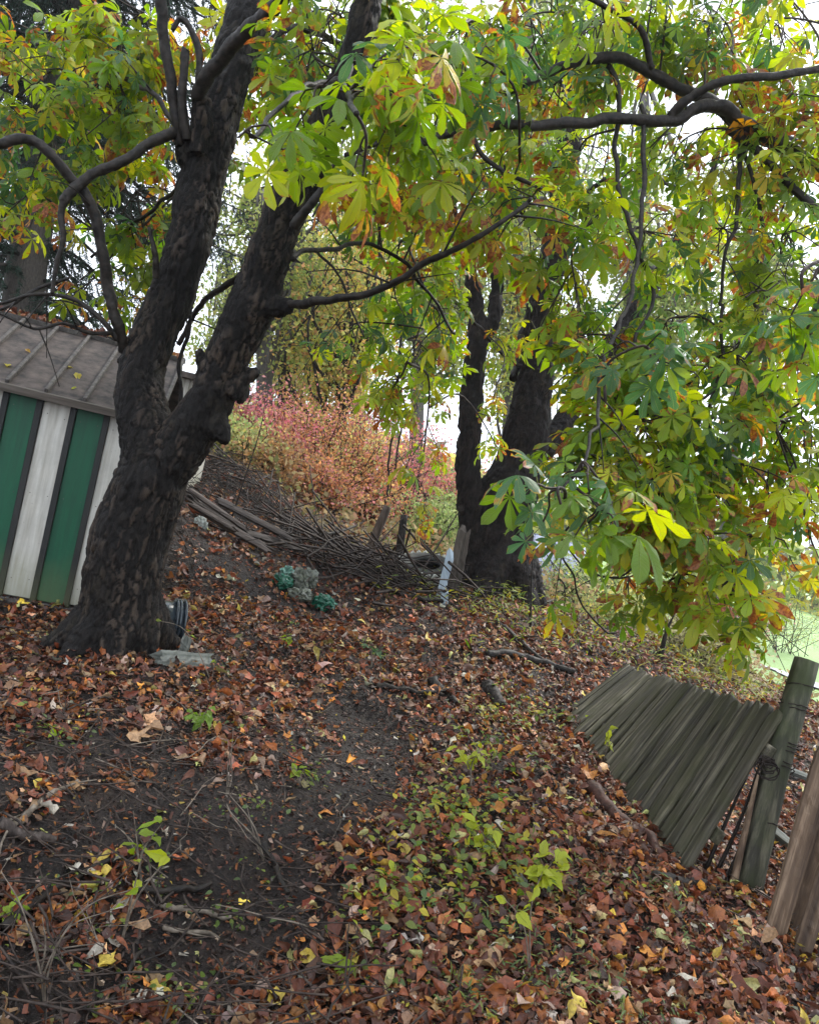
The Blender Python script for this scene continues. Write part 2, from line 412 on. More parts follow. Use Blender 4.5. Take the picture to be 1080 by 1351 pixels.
# what grows on the ground: lawn far off to the right, rank grass behind, bare soil here
lawn = np.clip((yy - 12.5 + .5 * fbm(V * [.5, .5, 0], 2, 40) * 4) / 2, 0, 1) * np.clip((xx - 4.2) / 1.2, 0, 1)
rank = np.clip((yy - 9.5) / 3, 0, 1) * .85
rank = np.maximum(rank, np.clip((yy - 6.5) / 2, 0, 1) * np.clip((xx - 3.6) / 1., 0, 1) * .8)
n3 = fbm(V * [1.5, 1.5, 0], 4, 50)[:, None]
n4 = fbm(V * [.35, .35, 0], 4, 60)[:, None]
far_c = np.array([.30, .25, .14]) * (1 + .5 * n3); lawn_c = np.array([.26, .40, .13]) * (1 + .35 * n4) * (1 - .25 * n3)
col = np.ones((len(V), 4)); col[:, :3] = far_c * (1 - lawn[:, None]) + lawn_c * lawn[:, None]; col[:, 3] = np.maximum(rank, lawn)
ground = Geo().add(V, q, None, col).obj('ground', M_SOIL, kind='structure')

# a pale tarmac path crossing the lawn far off at right
g = Geo(); c = spline([P(1015, 835, 21) * [1, 1, 0], P(1060, 852, 19) * [1, 1, 0], P(1100, 872, 17.6) * [1, 1, 0], [14, 15.5, 0], [17, 13, 0]], 40)
T = unit(np.gradient(c, axis=0)); Nn = np.stack([-T[:, 1], T[:, 0], T[:, 0] * 0], 1) * .5
rows = np.stack([c - Nn * 1.0, c - Nn * .5, c, c + Nn * .5, c + Nn * 1.0], 1).reshape(-1, 3); rows[:, 2] = height(rows[:, 0], rows[:, 1]) + .035
i = (np.arange(39)[:, None] * 5 + np.arange(4)[None]).ravel()
g.add(rows, np.stack([i, i + 1, i + 6, i + 5], 1)).obj('path', m_plain('tarmac', (.42, .42, .45), .8, 15, .15), kind='structure')

# ================================================================== trees: shared tools
def pix_poly(pts): return np.array([P(*p) for p in pts])

def fuse(name, limbs, voxel, parent, mat, amp=.010, cell=(26, 26, 9), smooth=2, seed=0, patch=.5, hang=(1, 1, .38)):
    """grow limbs (points, radii) into one continuous barked surface"""
    g = Geo()
    for pts, rad in limbs:
        n = max(6, int(len(pts) * 5)); s = spline(pts, n); r = np.interp(np.linspace(0, 1, n), np.linspace(0, 1, len(rad)), rad)
        wob = 1 + .05 * fbm(s * 3, 2, seed + 1); g.tube(s, r * wob, 18)
    tmp = bpy.data.objects.new('tmp', g.mesh('tmp', mat)); COL.objects.link(tmp)
    md = tmp.modifiers.new('r', 'REMESH'); md.mode = 'VOXEL'; md.voxel_size = voxel
    if smooth: sm = tmp.modifiers.new('s', 'SMOOTH'); sm.factor = .5; sm.iterations = smooth
    dg = bpy.context.evaluated_depsgraph_get(); me = bpy.data.meshes.new_from_object(tmp.evaluated_get(dg))
    bpy.data.objects.remove(tmp)
    n = len(me.vertices); co = np.zeros(n * 3, np.float32); me.vertices.foreach_get('co', co); co = co.reshape(-1, 3).astype(float)
    nr = np.zeros(n * 3, np.float32); me.vertices.foreach_get('normal', nr); nr = nr.reshape(-1, 3).astype(float)
    b = (co - co.mean(0)) * hang
    warp = np.stack([fbm(b * 7, 3, seed + 20), fbm(b * 7, 3, seed + 21), fbm(b * 7, 3, seed + 22)], 1) * .085
    f1, f2, cid = worley((b + warp) * np.array(cell) / [1, 1, hang[2]] * [1, 1, 1.], seed + 3)
    crack = np.clip((f2 - f1) / .28, 0, 1)
    lump = fbm(co * 3.2, 3, seed + 5) * .022 + fbm(co * 9, 3, seed + 6) * .010
    ridg = 1 - np.abs(vnoise((b + warp) * [34, 34, 16], seed + 9)) * 2
    d = amp * (crack ** .6 * (.45 + .8 * cid) - .6) + lump * (1 if amp < .012 else amp / .012) + ridg * amp * .55 + fbm((b + warp) * [90, 90, 30], 2, seed + 12) * amp * .5
    co2 = co + nr * d[:, None]
    me.vertices.foreach_set('co', co2.astype(np.float32).ravel())
    pt = np.clip((fbm(b * 9, 3, seed + 30) + .12) * 4, 0, 1) * np.clip((cid - .35) * 3, 0, 1)
    tint = np.stack([np.clip(crack * 1.6, 0, 1), pt * patch * (crack > .3), cid, np.ones(n)], 1)
    a = me.attributes.new('tint', 'FLOAT_COLOR', 'POINT'); a.data.foreach_set('color', tint.astype(np.float32).ravel())
    a = me.attributes.new('bvec', 'FLOAT_VECTOR', 'POINT'); a.data.foreach_set('vector', b.astype(np.float32).ravel())
    me.polygons.foreach_set('use_smooth', np.ones(len(me.polygons), bool))
    me.materials.clear(); me.materials.append(mat); me.name = name
    return link(name, me, parent)

def limb(pix, wpx):
    pts = pix_poly(pix); return pts, np.array([w * .5 * .88 * p[2] / F_PX for w, p in zip(wpx, pix)])

def branch_obj(parent, pix, w0, w1, mat=None, name='branch', seg=9, knob=.08, samples=None, side=0):
    pts = pix_poly(pix) if len(pix[0]) == 3 and not isinstance(pix, np.ndarray) else pix
    n = max(10, len(pts) * 13); s = spline(pts, n)
    L = np.linalg.norm(np.diff(s, axis=0), axis=1).sum()
    jit = np.stack([fbm(s * 5 + 11, 2, 70 + k) for k in range(3)], 1) * min(.05, .03 * L); jit[0] = 0; jit[-1] = 0; s = s + jit
    d0 = np.linalg.norm(s[0] - EYEP); r0 = w0 * .5 * d0 / F_PX; r1 = w1 * .5 * np.linalg.norm(s[-1] - EYEP) / F_PX
    t = np.linspace(0, 1, n); r = (r0 * .70 + (r1 * .85 - r0 * .70) * t) * (1 + 2 * knob * fbm(s * 14, 2, 75))
    if r0 > .018: seg = 16
    g = Geo(); V_, q_, t_ = tube(s, r, seg); ii = np.minimum(np.arange(len(V_)) // seg, n - 1); dd = V_ - s[ii]; V_ = s[ii] + dd * (1 + .22 * fbm(V_ * [38, 38, 38], 3, 77) + .10 * vnoise(V_ * 110, 78))[:, None]; g.add(V_, q_, t_)
    if samples is not None: samples.append(s)
    for k in range(side):                               # small bare side shoots
        i = rng.integers(n // 5, n - 1); dirv = unit(unit(s[min(i + 1, n - 1)] - s[i - 1]) * .6 + rng.normal(size=3) * .6 + [0, 0, -.25])
        ln = rng.uniform(.15, .5); e = spline([s[i], s[i] + dirv * ln * .5, s[i] + dirv * ln + [0, 0, -.08 * rng.random()]], 6)
        g.tube(e, np.linspace(min(.006, r[i] * .6), .0018, 6), 4)
        if samples is not None: samples.append(e)
    return g.obj(name, mat or M_BRANCH, parent)

# ---- chestnut leaf templates
def leaflet(L, W, ang, droop, fold, curl, seed, rows=9):
    r = np.random.default_rng(seed)
    t = np.linspace(0, 1, rows); prof = np.interp(t, [0, .12, .3, .5, .68, .8, .9, .96, 1], [.03, .16, .42, .74, .98, 1., .7, .34, .0])
    V = []; U = []
    for k, (tt, w) in enumerate(zip(t, prof)):
        y = tt * L; z = -droop * L * tt ** 1.8 + curl * L * max(0, tt - .7) ** 2 * r.uniform(-1.5, .5)
        wob = 1 + .06 * math.sin(k * 2.7 + seed)
        for u in (-1, -.5, 0, .5, 1):
            zz = z + abs(u) * w * W * fold - (abs(u) ** 2) * w * W * .28 + .012 * L * math.sin(tt * 16 + u * 3 + seed)
            V.append((u * w * W * wob, y, zz)); U.append((u, tt))
    V = np.array(V); q = []
    for k in range(rows - 1):
        for j in range(4): q.append((k*5+j, k*5+j+1, k*5+j+6, k*5+j+5))
    tw = r.uniform(-.35, .35); c, s = math.cos(tw), math.sin(tw); V = V @ np.array([[c, 0, s], [0, 1, 0], [-s, 0, c]]).T
    c, s = math.cos(ang), math.sin(ang); V = V @ np.array([[c, s, 0], [-s, c, 0], [0, 0, 1]]).T
    return V, np.array(q), np.array(U)

def leaf_template(seed, rows=9):
    r = np.random.default_rng(seed); n = r.choice([5, 7, 7, 6]); g = Geo()
    span = math.radians(r.uniform(115, 145)); dr = r.uniform(.15, .75)
    for k in range(n):
        a = -span + 2 * span * k / (n - 1) + r.uniform(-.1, .1); L = .185 * (1 - .45 * abs(a) / span) * r.uniform(.88, 1.08)
        V, q, U = leaflet(L, L * r.uniform(.17, .21), a, dr * r.uniform(.7, 1.3), r.uniform(.15, .75), r.uniform(0, 2), seed * 10 + k, rows)
        g.add(V, q, None, uv=U)
    return np.vstack(g.v), np.vstack(g.q), np.vstack(g.u)
LEAVES = [leaf_template(s) for s in range(100, 110)]
LEAVES_LO = [leaf_template(s, 6) for s in range(120, 128)]
PET_V, PET_Q, _ = tube(np.array([[0, 0, 0], [0, .5, .03], [0, 1., 0]]), 1., 3, False)   # petiole, unit length
TONES = {  # rgb, scorch
 'green': ((.105, .175, .012), .25), 'bright': ((.19, .26, .014), .24), 'lime': ((.31, .34, .02), .32), 'dark': ((.045, .105, .03), .25), 'blue': ((.055, .125, .045), .42),
 'gold': ((.42, .34, .03), .55), 'scorched': ((.17, .21, .02), .5), 'rust': ((.44, .24, .03), .62)}
TN = list(TONES)
MIX = {'std': [.30, .34, .20, .08, .0, .04, .05, .01], 'deep': [.4, .2, .08, .22, .02, .02, .05, .01], 'yel': [.10, .27, .38, .0, .0, .14, .09, .02],
       'near': [.34, .34, .12, .06, 0, .04, .10, 0], 'blue': [.2, .1, 0, .25, .35, 0, .1, 0], 'aut': [.14, .22, .26, 0, 0, .14, .16, .05], 'gold': [0, 0, .15, 0, 0, .5, .15, .2], 'pale': [.15, .35, .4, 0, 0, .06, .04, 0]}
tone_mesh = {}
def leaf_mesh(k, tone):
    if (k, tone) not in tone_mesh:
        V, q, U = LEAVES[k]; c, s = TONES[tone]; tone_mesh[(k, tone)] = Geo().add(V, q, None, (*c, s), U).mesh('leaf', M_LEAF)
    return tone_mesh[(k, tone)]

CR, CU = R3[:, 0], R3[:, 1]
def foliage(tree, samples, clumps, nparts=300, droop=.55, keep=None, dens=1.):
    """clumps: (px, py, depth, rx, ry, depth spread, leaves, mix, size)"""
    sm = np.vstack(samples); stems = Geo(); recs = []
    for (px, py, d, rx, ry, dz, n, mixn, size) in clumps:
        c = P(px, py, d); sx, sy = rx * d / F_PX, ry * d / F_PX
        dist = np.linalg.norm((sm - c) * [1, 1, .8], axis=1) + np.clip(c[2] - sm[:, 2], 0, 9) * .25
        a = sm[np.argmin(dist)]; top = c + CU * sy * .35
        mid = (a + top) / 2 + rng.normal(size=3) * .12 * np.linalg.norm(top - a) + [0, 0, .12 * np.linalg.norm(top - a)]
        hub = spline([a, mid, top, c - CU * sy * .35 + CR * rng.uniform(-.4, .4) * sx], 18)
        hr = .006 + .0035 * min(2, np.linalg.norm(top - a)); stems.tube(hub, np.linspace(hr, .004, 18), 6)
        n = n * (dens if d > 3.8 else 1.); nt_ = max(1, int(round(n / 5.0))); size = size * (.72 if d > 3.8 else .82)
        for _ in range(nt_):
            u = rng.normal(size=3); u = u / np.linalg.norm(u) * rng.random() ** .45
            e = c + CR * u[0] * sx + CU * u[1] * sy + np.array([0, 1, 0]) * u[2] * dz
            k = 6 + np.argmin(np.linalg.norm(hub[6:] - e - [0, 0, .25], axis=1) + rng.random(12) * .15); b = hub[k]
            Lt = np.linalg.norm(e - b)
            tw = spline([b, (b + e) / 2 + rng.normal(size=3) * .13 * Lt + [0, 0, .1 * Lt], e, e + unit(e - b) * .05 + [0, 0, -.03]], 9)
            stems.tube(tw, np.linspace(.0045, .0028, 9), 4)
            dirs = unit(np.gradient(tw, axis=0)); nodes = [(8, 3)] + ([(5, 2)] if rng.random() < .75 else []) + ([(3, 1)] if rng.random() < .4 else [])
            for kk, m in nodes:
                ph = rng.uniform(0, 2 * pi)
                for j in range(m):
                    dv = dirs[kk]; s1 = unit(np.cross(dv, [0.1, 0.2, 1.])); s2 = np.cross(dv, s1); a2 = ph + j * 2 * pi / m + rng.normal() * .3
                    out = unit(dv * .5 + (s1 * math.cos(a2) + s2 * math.sin(a2)) * .9 + [0, 0, .15]); pl = rng.uniform(.06, .15) * size
                    base = tw[kk] + out * pl
                    y = unit(out * .8 + [0, 0, -droop * rng.uniform(.3, 1.6)] + rng.normal(size=3) * .18)
                    z = np.array([0, 0, 1.]) + rng.normal(size=3) * .35 + out * .35; z = unit(z - y * (z @ y)); x = np.cross(y, z)
                    M = np.stack([x, y, z], 1); s = size * rng.uniform(.55, 1.15)
                    if np.linalg.norm(base - EYEP) < 1.35: continue
                    recs.append((base, M, s, mixn, tw[kk], out, pl))
    if keep is not None: recs = [r for r in recs if keep(r[0])]
    n = len(recs); pos = np.array([r[0] for r in recs]); Ms = np.array([r[1] for r in recs]); sc = np.array([r[2] for r in recs])
    # petioles
    o = np.array([r[5] for r in recs]); w = unit(np.cross(o, [.3, .2, 1.])); PM = np.stack([w * .0017, o * np.array([r[6] for r in recs])[:, None], np.cross(w, o) * .0017], 2)
    stems.many(PET_V, PET_Q, None, PM, np.array([r[4] for r in recs]), np.tile([[.14, .16, .03, .8]], (n, 1)))
    st = stems.obj('twigs', M_TWIG, tree, kind='stuff')
    pj = proj(pos); vis = (pj[:, 0] > -60) & (pj[:, 0] < 1140) & (pj[:, 1] > -60) & (pj[:, 1] < 1350) & (pj[:, 2] > 0)
    big = np.where(vis, sc / pj[:, 2], 0); order = np.argsort(-big); part = set(order[:nparts].tolist())
    tones = [TN[rng.choice(8, p=np.array(MIX[r[3]]) / sum(MIX[r[3]]))] for r in recs]
    inv = tree.matrix_basis.inverted()
    for i in part:
        M4 = Matrix.Translation(pos[i]) @ Matrix((Ms[i] * sc[i]).tolist()).to_4x4()
        link('leaf', leaf_mesh(int(rng.integers(len(LEAVES))), tones[i]), tree, M=M4)
    bulk = Geo(); rest = np.array([i for i in range(n) if i not in part], int)
    if len(rest):
        tid = rng.integers(0, len(LEAVES_LO), len(rest))
        for k, (V, q, U) in enumerate(LEAVES_LO):
            ii = rest[tid == k]
            if not len(ii): continue
            c = np.array([[*TONES[tones[i]][0], TONES[tones[i]][1]] for i in ii]); c[:, :3] *= rng.uniform(.7, 1.3, (len(ii), 1)); c[:, :3] *= rng.uniform(.88, 1.12, (len(ii), 3)); c[:, 3] += rng.normal(size=len(ii)) * .12
            bulk.many(V, q, None, Ms[ii] * sc[ii][:, None, None], pos[ii], c, U)
        bulk.obj('foliage', M_LEAF, tree, kind='stuff')
    return n

# ================================================================== the near double-stemmed chestnut at left
b0 = P(150, 868, 4.5); t1 = thing('chestnut_tree', 'near chestnut with dark wet bark, forking into two stems beside the striped shed', 'tree', b0, 'chestnut trees')
D = 4.5
limbs = [limb([(148, 905, D), (150, 860, D), (155, 815, D), (161, 770, D), (172, 710, D), (192, 655, D), (203, 620, D), (196, 575, D), (186, 530, 4.52), (187, 490, 4.55), (204, 440, 4.58), (226, 390, 4.6), (243, 340, 4.6), (257, 290, 4.62), (268, 230, 4.65), (282, 170, 4.68), (300, 105, 4.7), (318, 50, 4.75), (334, -10, 4.8), (350, -90, 4.85)],
              [158, 124, 112, 113, 112, 106, 98, 76, 70, 68, 66, 64, 62, 62, 64, 66, 62, 58, 54, 46]),
         limb([(190, 665, D), (222, 610, D - .02), (252, 570, D - .04), (275, 530, D - .06), (292, 490, D - .08), (312, 445, D - .1), (334, 400, D - .12), (350, 355, D - .15), (366, 305, D - .2), (388, 252, D - .25), (413, 200, D - .3), (438, 150, D - .33), (462, 90, D - .36), (482, 20, D - .4), (495, -60, D - .4)],
              [70, 78, 72, 64, 60, 63, 70, 62, 60, 60, 56, 50, 46, 42, 36]),
         limb([(272, 552, D - .06), (290, 568, D - .1), (299, 584, D - .12)], [58, 36, 12]), limb([(305, 512, D - .06), (322, 498, D - .08), (340, 488, D - .08)], [56, 26, 9]),
         limb([(285, 500, D - .1), (268, 478, D - .1), (262, 462, D - .1)], [46, 22, 10]), limb([(345, 405, D - .15), (385, 404, D - .2)], [38, 18]),
         limb([(160, 470, 4.52), (185, 500, 4.52)], [20, 34]), limb([(248, 212, 4.6), (236, 170, 4.55)], [32, 18]), limb([(262, 205, 4.55), (268, 130, 4.5)], [36, 22])]
for a, ln, w in ((-2.9, .42, 60), (-2.2, .34, 70), (-1.2, .30, 74), (-.3, .29, 60), (.9, .5, 60), (2.2, .5, 60)):   # root flare
    e = b0 + [math.cos(a) * ln, math.sin(a) * ln, 0]; e[2] = gz(e[0], e[1]) - .03; m = b0 * .45 + e * .55; m[2] = gz(m[0], m[1]) + .06
    limbs.append((np.array([b0 + [0, 0, .38], m, e]), np.array([.17, .10, .02])))
fuse('trunk', limbs, .0105, t1, M_BARK, .0115, (38, 38, 11), 5, 0, .5)
s1 = [spline(l[0], 14) for l in limbs[:2]]; s1 = [s1[0][6:], s1[1][6:]]
B = lambda *a, **k: branch_obj(t1, *a, samples=s1, **k)
B([(262, 125, 4.45), (285, 85, 4.35), (318, 52, 4.25), (345, 25, 4.15), (385, -20, 4.0), (420, -70, 3.9)], 24, 18)
B([(238, 190, 4.55), (232, 150, 4.5), (224, 90, 4.45), (216, 30, 4.4), (210, -40, 4.35)], 17, 14, M_GREYBARK if 0 else None)
B([(247, 185, 4.5), (241, 130, 4.45), (246, 64, 4.42)], 16, 11, name='dead_stub')
B([(262, 120, 4.5), (262, 70, 4.5), (250, 35, 4.5), (238, 24, 4.5), (228, 40, 4.5)], 12, 6)
B([(240, 170, 4.55), (205, 188, 4.45), (170, 208, 4.35), (130, 224, 4.3), (103, 243, 4.25), (84, 262, 4.2)], 17, 13)
B([(84, 262, 4.2), (80, 282, 4.2), (84, 312, 4.2), (76, 350, 4.2), (70, 388, 4.2)], 13, 5, name='broken_branch')
B([(163, 462, 4.52), (153, 430, 4.45), (148, 390, 4.4), (134, 322, 4.35), (112, 262, 4.3), (82, 212, 4.25), (45, 184, 4.2), (0, 190, 4.15), (-60, 215, 4.1)], 20, 12, side=4)
B([(153, 448, 4.45), (130, 418, 4.4), (96, 396, 4.4), (50, 388, 4.35), (0, 400, 4.3)], 10, 4, side=4)
B([(150, 440, 4.45), (120, 440, 4.3), (85, 425, 4.2), (45, 432, 4.1), (0, 412, 4.0)], 8, 3, side=3)
B([(88, 368, 4.5), (50, 380, 4.45), (20, 400, 4.4), (-10, 412, 4.4)], 6, 4, side=2)
B([(206, 366, 4.45), (204, 335, 4.4), (197, 300, 4.38)], 13, 5, name='dead_stub')
B([(378, 406, 4.3), (410, 400, 4.15), (440, 394, 4.05), (480, 384, 3.95), (540, 362, 3.85), (600, 336, 3.75), (655, 300, 3.7), (700, 262, 3.7)], 17, 6, side=5)
B([(386, 342, 4.3), (420, 328, 4.5), (460, 322, 4.7), (500, 328, 4.9), (540, 358, 5.0), (575, 400, 5.1), (600, 440, 5.1)], 10, 4, side=4)
B([(420, 335, 4.5), (445, 360, 4.5), (462, 400, 4.5), (480, 445, 4.5)], 5, 3, side=2)
B([(445, 212, 3.95), (432, 240, 4.0), (412, 270, 4.0), (388, 300, 4.05)], 11, 16)
B([(318, 362, 4.7), (285, 388, 4.9), (262, 408, 5.1), (235, 455, 5.2)], 12, 7, side=2)
B([(232, 560, 4.7), (238, 520, 4.7), (236, 478, 4.7), (250, 440, 4.7), (254, 405, 4.7)], 8, 5, name='hanging_stem', side=2)
B([(300, 100, 4.7), (380, 40, 4.9), (450, 55, 5.2), (520, 50, 5.4), (600, 90, 5.6)], 12, 7, side=3)
B([(240, 180, 4.6), (200, 120, 4.8), (140, 90, 5.1), (80, 60, 5.4), (20, 60, 5.6)], 9, 5, side=3)
B([(268, 230, 4.7), (220, 260, 5.0), (170, 300, 5.3), (120, 340, 5.5)], 8, 4, side=3)
B([(462, 90, 4.1), (450, 110, 3.6), (455, 130, 3.1), (470, 150, 2.8)], 9, 8, side=0)
B([(455, 100, 4.1), (400, 120, 3.6), (360, 150, 3.2), (330, 180, 3.0)], 8, 6, side=0)
CL1 = [ # px, py, d, rx, ry, dz, n, mix, size
 (60, 50, 5.4, 70, 40, .7, 22, 'std', 1), (140, 60, 5.2, 80, 50, .7, 40, 'std', 1), (190, 30, 5.0, 60, 40, .5, 26, 'yel', 1), (45, 130, 5.2, 70, 40, .6, 30, 'aut', 1),
 (130, 130, 5.0, 90, 50, .6, 48, 'std', 1), (200, 110, 5.2, 60, 60, .6, 34, 'yel', 1), (60, 205, 5.2, 80, 40, .6, 36, 'deep', 1), (165, 190, 5.2, 80, 50, .6, 44, 'std', 1),
 (40, 270, 5.0, 60, 50, .5, 26, 'aut', .9), (110, 260, 5.4, 60, 40, .5, 18, 'std', .9), (180, 270, 5.4, 60, 50, .5, 30, 'deep', 1), (215, 330, 5.5, 40, 60, .4, 18, 'deep', 1),
 (180, 370, 5.4, 40, 40, .3, 12, 'std', .9), (120, 380, 5.2, 50, 25, .3, 6, 'aut', .8), (300, 230, 5.6, 30, 80, .4, 16, 'deep', 1), (275, 30, 5.2, 60, 40, .4, 22, 'yel', 1), (215, 410, 5.2, 20, 20, .3, 6, 'gold', .9),
 (350, 90, 5.4, 60, 60, .5, 36, 'std', 1), (390, 30, 5.2, 60, 50, .6, 44, 'std', 1), (450, 40, 4.6, 70, 50, .6, 52, 'deep', 1), (510, 30, 4.6, 60, 50, .6, 44, 'std', 1),
 (420, 125, 3.2, 85, 34, .4, 20, 'near', .95), (330, 175, 2.9, 55, 20, .25, 8, 'near', 1.0), (495, 130, 3.2, 70, 45, .4, 20, 'near', .95), (520, 80, 3.2, 50, 40, .3, 18, 'aut', 1.05),
 (480, 225, 3.0, 40, 18, .15, 5, 'gold', .95), (530, 170, 3.4, 60, 50, .4, 26, 'near', .95), (560, 130, 3.6, 60, 50, .4, 26, 'std', 1), (410, 85, 4.2, 90, 50, .5, 40, 'bright' if 0 else 'std', 1),
 (500, 250, 5.0, 60, 50, .5, 30, 'std', .95), (560, 290, 5.0, 60, 60, .6, 36, 'aut', .95), (470, 300, 5.4, 40, 30, .5, 12, 'deep', .9), (520, 400, 6.0, 60, 50, .6, 34, 'deep', .95), (580, 355, 5.6, 50, 50, .6, 26, 'std', .95),
 (470, 440, 6.2, 40, 40, .5, 16, 'deep', .9), (555, 470, 6.0, 40, 50, .5, 22, 'std', .95), (430, 270, 5.0, 60, 40, .4, 12, 'std', .9), (520, 530, 6.0, 40, 50, .5, 18, 'yel', .9), (560, 600, 6.2, 30, 40, .4, 10, 'yel', .9),
 (580, 430, 5.6, 30, 40, .5, 12, 'std', 1)]
foliage(t1, s1, CL1, dens=1.55)

# ================================================================== the old double-trunked chestnut further back
b2 = P(650, 790, 9.5); b2[2] = gz(b2[0], b2[1])
t2 = thing('chestnut_tree', 'old dark chestnut with a wide cleft trunk standing further back, right of the leaning board', 'tree', b2, 'chestnut trees')
E = 9.5
limbs2 = [limb([(652, 815, E), (652, 785, E), (654, 740, E), (655, 700, E), (668, 655, E), (686, 610, E), (700, 540, E), (706, 490, E), (711, 430, E), (721, 380, E), (733, 320, E + .1), (745, 240, E + .2), (752, 150, E + .3), (756, 40, E + .4)],
               [136, 106, 94, 92, 90, 74, 58, 50, 44, 40, 38, 36, 30, 24]),
          limb([(630, 790, E), (626, 740, E - .1), (622, 700, E - .15), (618, 650, E - .2), (617, 600, E - .2), (619, 550, E - .2), (624, 500, E - .2), (630, 450, E - .2), (628, 410, E - .2), (622, 372, E - .2), (605, 310, E - .2), (596, 240, E - .2), (600, 160, E - .2)],
               [50, 44, 40, 36, 34, 34, 32, 30, 24, 18, 12, 9, 5]),
          limb([(632, 450, E - .2), (650, 420, E - .1), (655, 370, E), (652, 310, E), (662, 230, E), (658, 140, E)], [20, 20, 18, 15, 11, 6]),
          limb([(690, 610, E), (730, 575, E + .3), (780, 500, E + .6), (830, 420, E + .8), (880, 340, E + 1), (930, 250, E + 1.2), (960, 150, E + 1.3)], [46, 36, 28, 24, 18, 12, 6])]
for a, ln in ((-2.8, .8), (-1.9, .8), (-.9, .75), (-.1, .7), (1.5, .7)):
    e = b2 + [math.cos(a) * ln, math.sin(a) * ln, 0]; e[2] = gz(e[0], e[1]) - .05; m = b2 * .45 + e * .55; m[2] = gz(m[0], m[1]) + .12
    limbs2.append((np.array([b2 + [0, 0, .7], m, e]), np.array([.3, .17, .04])))
fuse('trunk', limbs2, .026, t2, M_BARK2, .022, (16, 16, 5), 2, 40, .25)
s2 = [spline(l[0], 14)[5:] for l in limbs2[:4]]
B = lambda *a, **k: branch_obj(t2, *a, samples=s2, **k)
B([(676, 500, E), (690, 440, E + .3), (700, 400, E + .3), (718, 350, E + .3), (722, 330, E + .3)], 14, 9, M_GREYBARK if 0 else None)
B([(700, 490, E), (665, 470, E - .3), (640, 440, E - .6), (600, 400, E - 1), (560, 370, E - 1.4)], 7, 4, side=3)
B([(733, 320, E), (690, 280, E - .6), (640, 240, E - 1.2), (590, 225, E - 1.8), (530, 230, E - 2.2)], 10, 5, side=4)
B([(745, 240, E), (700, 180, E - 1), (620, 130, E - 1.8), (520, 120, E - 2.4)], 10, 5, side=3)
B([(752, 150, E), (720, 80, E - 1), (650, 40, E - 2), (560, 20, E - 3)], 10, 5, side=3)
B([(733, 300, E), (790, 240, E - .8), (850, 230, E - 1.5), (900, 250, E - 2)], 10, 5, side=3)
B([(500, 330, 7.2), (530, 400, 7), (528, 470, 6.9), (526, 540, 6.8), (514, 600, 6.7), (512, 655, 6.6)], 5, 3, side=3)
B([(530, 400, 7), (548, 450, 6.9), (530, 520, 6.8), (528, 570, 6.8), (520, 625, 6.7)], 4, 2.5, side=3)
B([(530, 230, 7.3), (480, 260, 7.2), (490, 300, 7.2), (500, 332, 7.2)], 6, 5)
CL2 = [(480, 90, 7.5, 60, 60, .8, 30, 'deep', 1), (560, 60, 7.5, 80, 60, .8, 60, 'deep', 1), (650, 60, 7.8, 80, 60, 1, 60, 'std', 1), (740, 60, 8, 80, 60, 1, 70, 'std', 1), (600, 180, 7.6, 70, 50, .8, 50, 'std', 1),
 (700, 180, 8.0, 80, 50, 1, 60, 'std', 1), (800, 160, 8.4, 80, 60, 1, 60, 'pale', 1), (640, 280, 8.2, 70, 60, .8, 44, 'std', 1), (720, 270, 8.4, 60, 60, .8, 40, 'yel', 1), (810, 280, 8.6, 70, 60, 1, 50, 'std', 1),
 (880, 320, 9, 60, 60, 1, 44, 'pale', 1), (520, 320, 7.2, 40, 60, .6, 26, 'std', 1), (545, 430, 7.0, 45, 50, .5, 26, 'std', .95), (515, 500, 6.8, 30, 50, .4, 16, 'deep', .9), (548, 545, 6.8, 26, 40, .3, 12, 'yel', .9),
 (600, 420, 8.6, 35, 40, .6, 14, 'std', 1), (585, 500, 8.6, 28, 40, .5, 10, 'std', 1), (655, 520, 8.3, 26, 30, .4, 12, 'yel', 1), (652, 592, 8.0, 22, 22, .4, 9, 'yel', 1),
 (760, 440, 8.6, 50, 50, .6, 22, 'std', 1), (680, 400, 8.8, 30, 30, .5, 5, 'std', 1), (790, 540, 8.4, 40, 60, .6, 26, 'yel', 1), (550, 640, 6.7, 22, 22, .2, 5, 'yel', .9), (562, 672, 6.5, 22, 18, .2, 4, 'gold', .95), (660, 460, 8.6, 40, 30, .4, 16, 'pale', 1)]
foliage(t2, s2, CL2, dens=1.0)

# ================================================================== the chestnut whose boughs hang in from the right
b3 = np.array([5.6, 6.3, 0]); b3[2] = gz(5.6, 6.3)
t3 = thing('chestnut_tree', 'chestnut whose long arching dark boughs hang in from the right edge', 'tree', b3, 'chestnut trees')
f3 = np.array([5.3, 6.2, 3.6])
g = Geo(); sp = spline([b3 + [.05, 0, -.1], b3 + [0, 0, .8], b3 + [-.1, 0, 2.2], f3, [5.2, 6.2, 5.5], [5.3, 6.3, 8]], 40); g.tube(sp, np.interp(np.linspace(0, 1, 40), [0, .1, .5, 1], [.42, .3, .25, .12]), 18); g.obj('trunk', M_BRANCH, t3)
s3 = []
B = lambda *a, **k: branch_obj(t3, *a, samples=s3, **k)
B(np.vstack([sp[24], pix_poly([(1180, 420, 5.9), (1080, 372, 5.6), (1010, 352, 5.4), (975, 330, 5.3), (925, 190, 5.1), (880, 118, 5.0), (820, 82, 4.9), (760, 80, 4.8), (720, 100, 4.8), (680, 116, 4.7)])]) if 0 else
  np.vstack([sp[22], pix_poly([(1150, 260, 5.6), (1080, 205, 5.4), (1005, 178, 5.2), (950, 150, 5.1), (890, 108, 5.0), (830, 82, 4.9), (760, 80, 4.8), (715, 98, 4.8), (678, 118, 4.7), (640, 128, 4.6), (590, 135, 4.5), (540, 120, 4.4)])]), 19, 6)
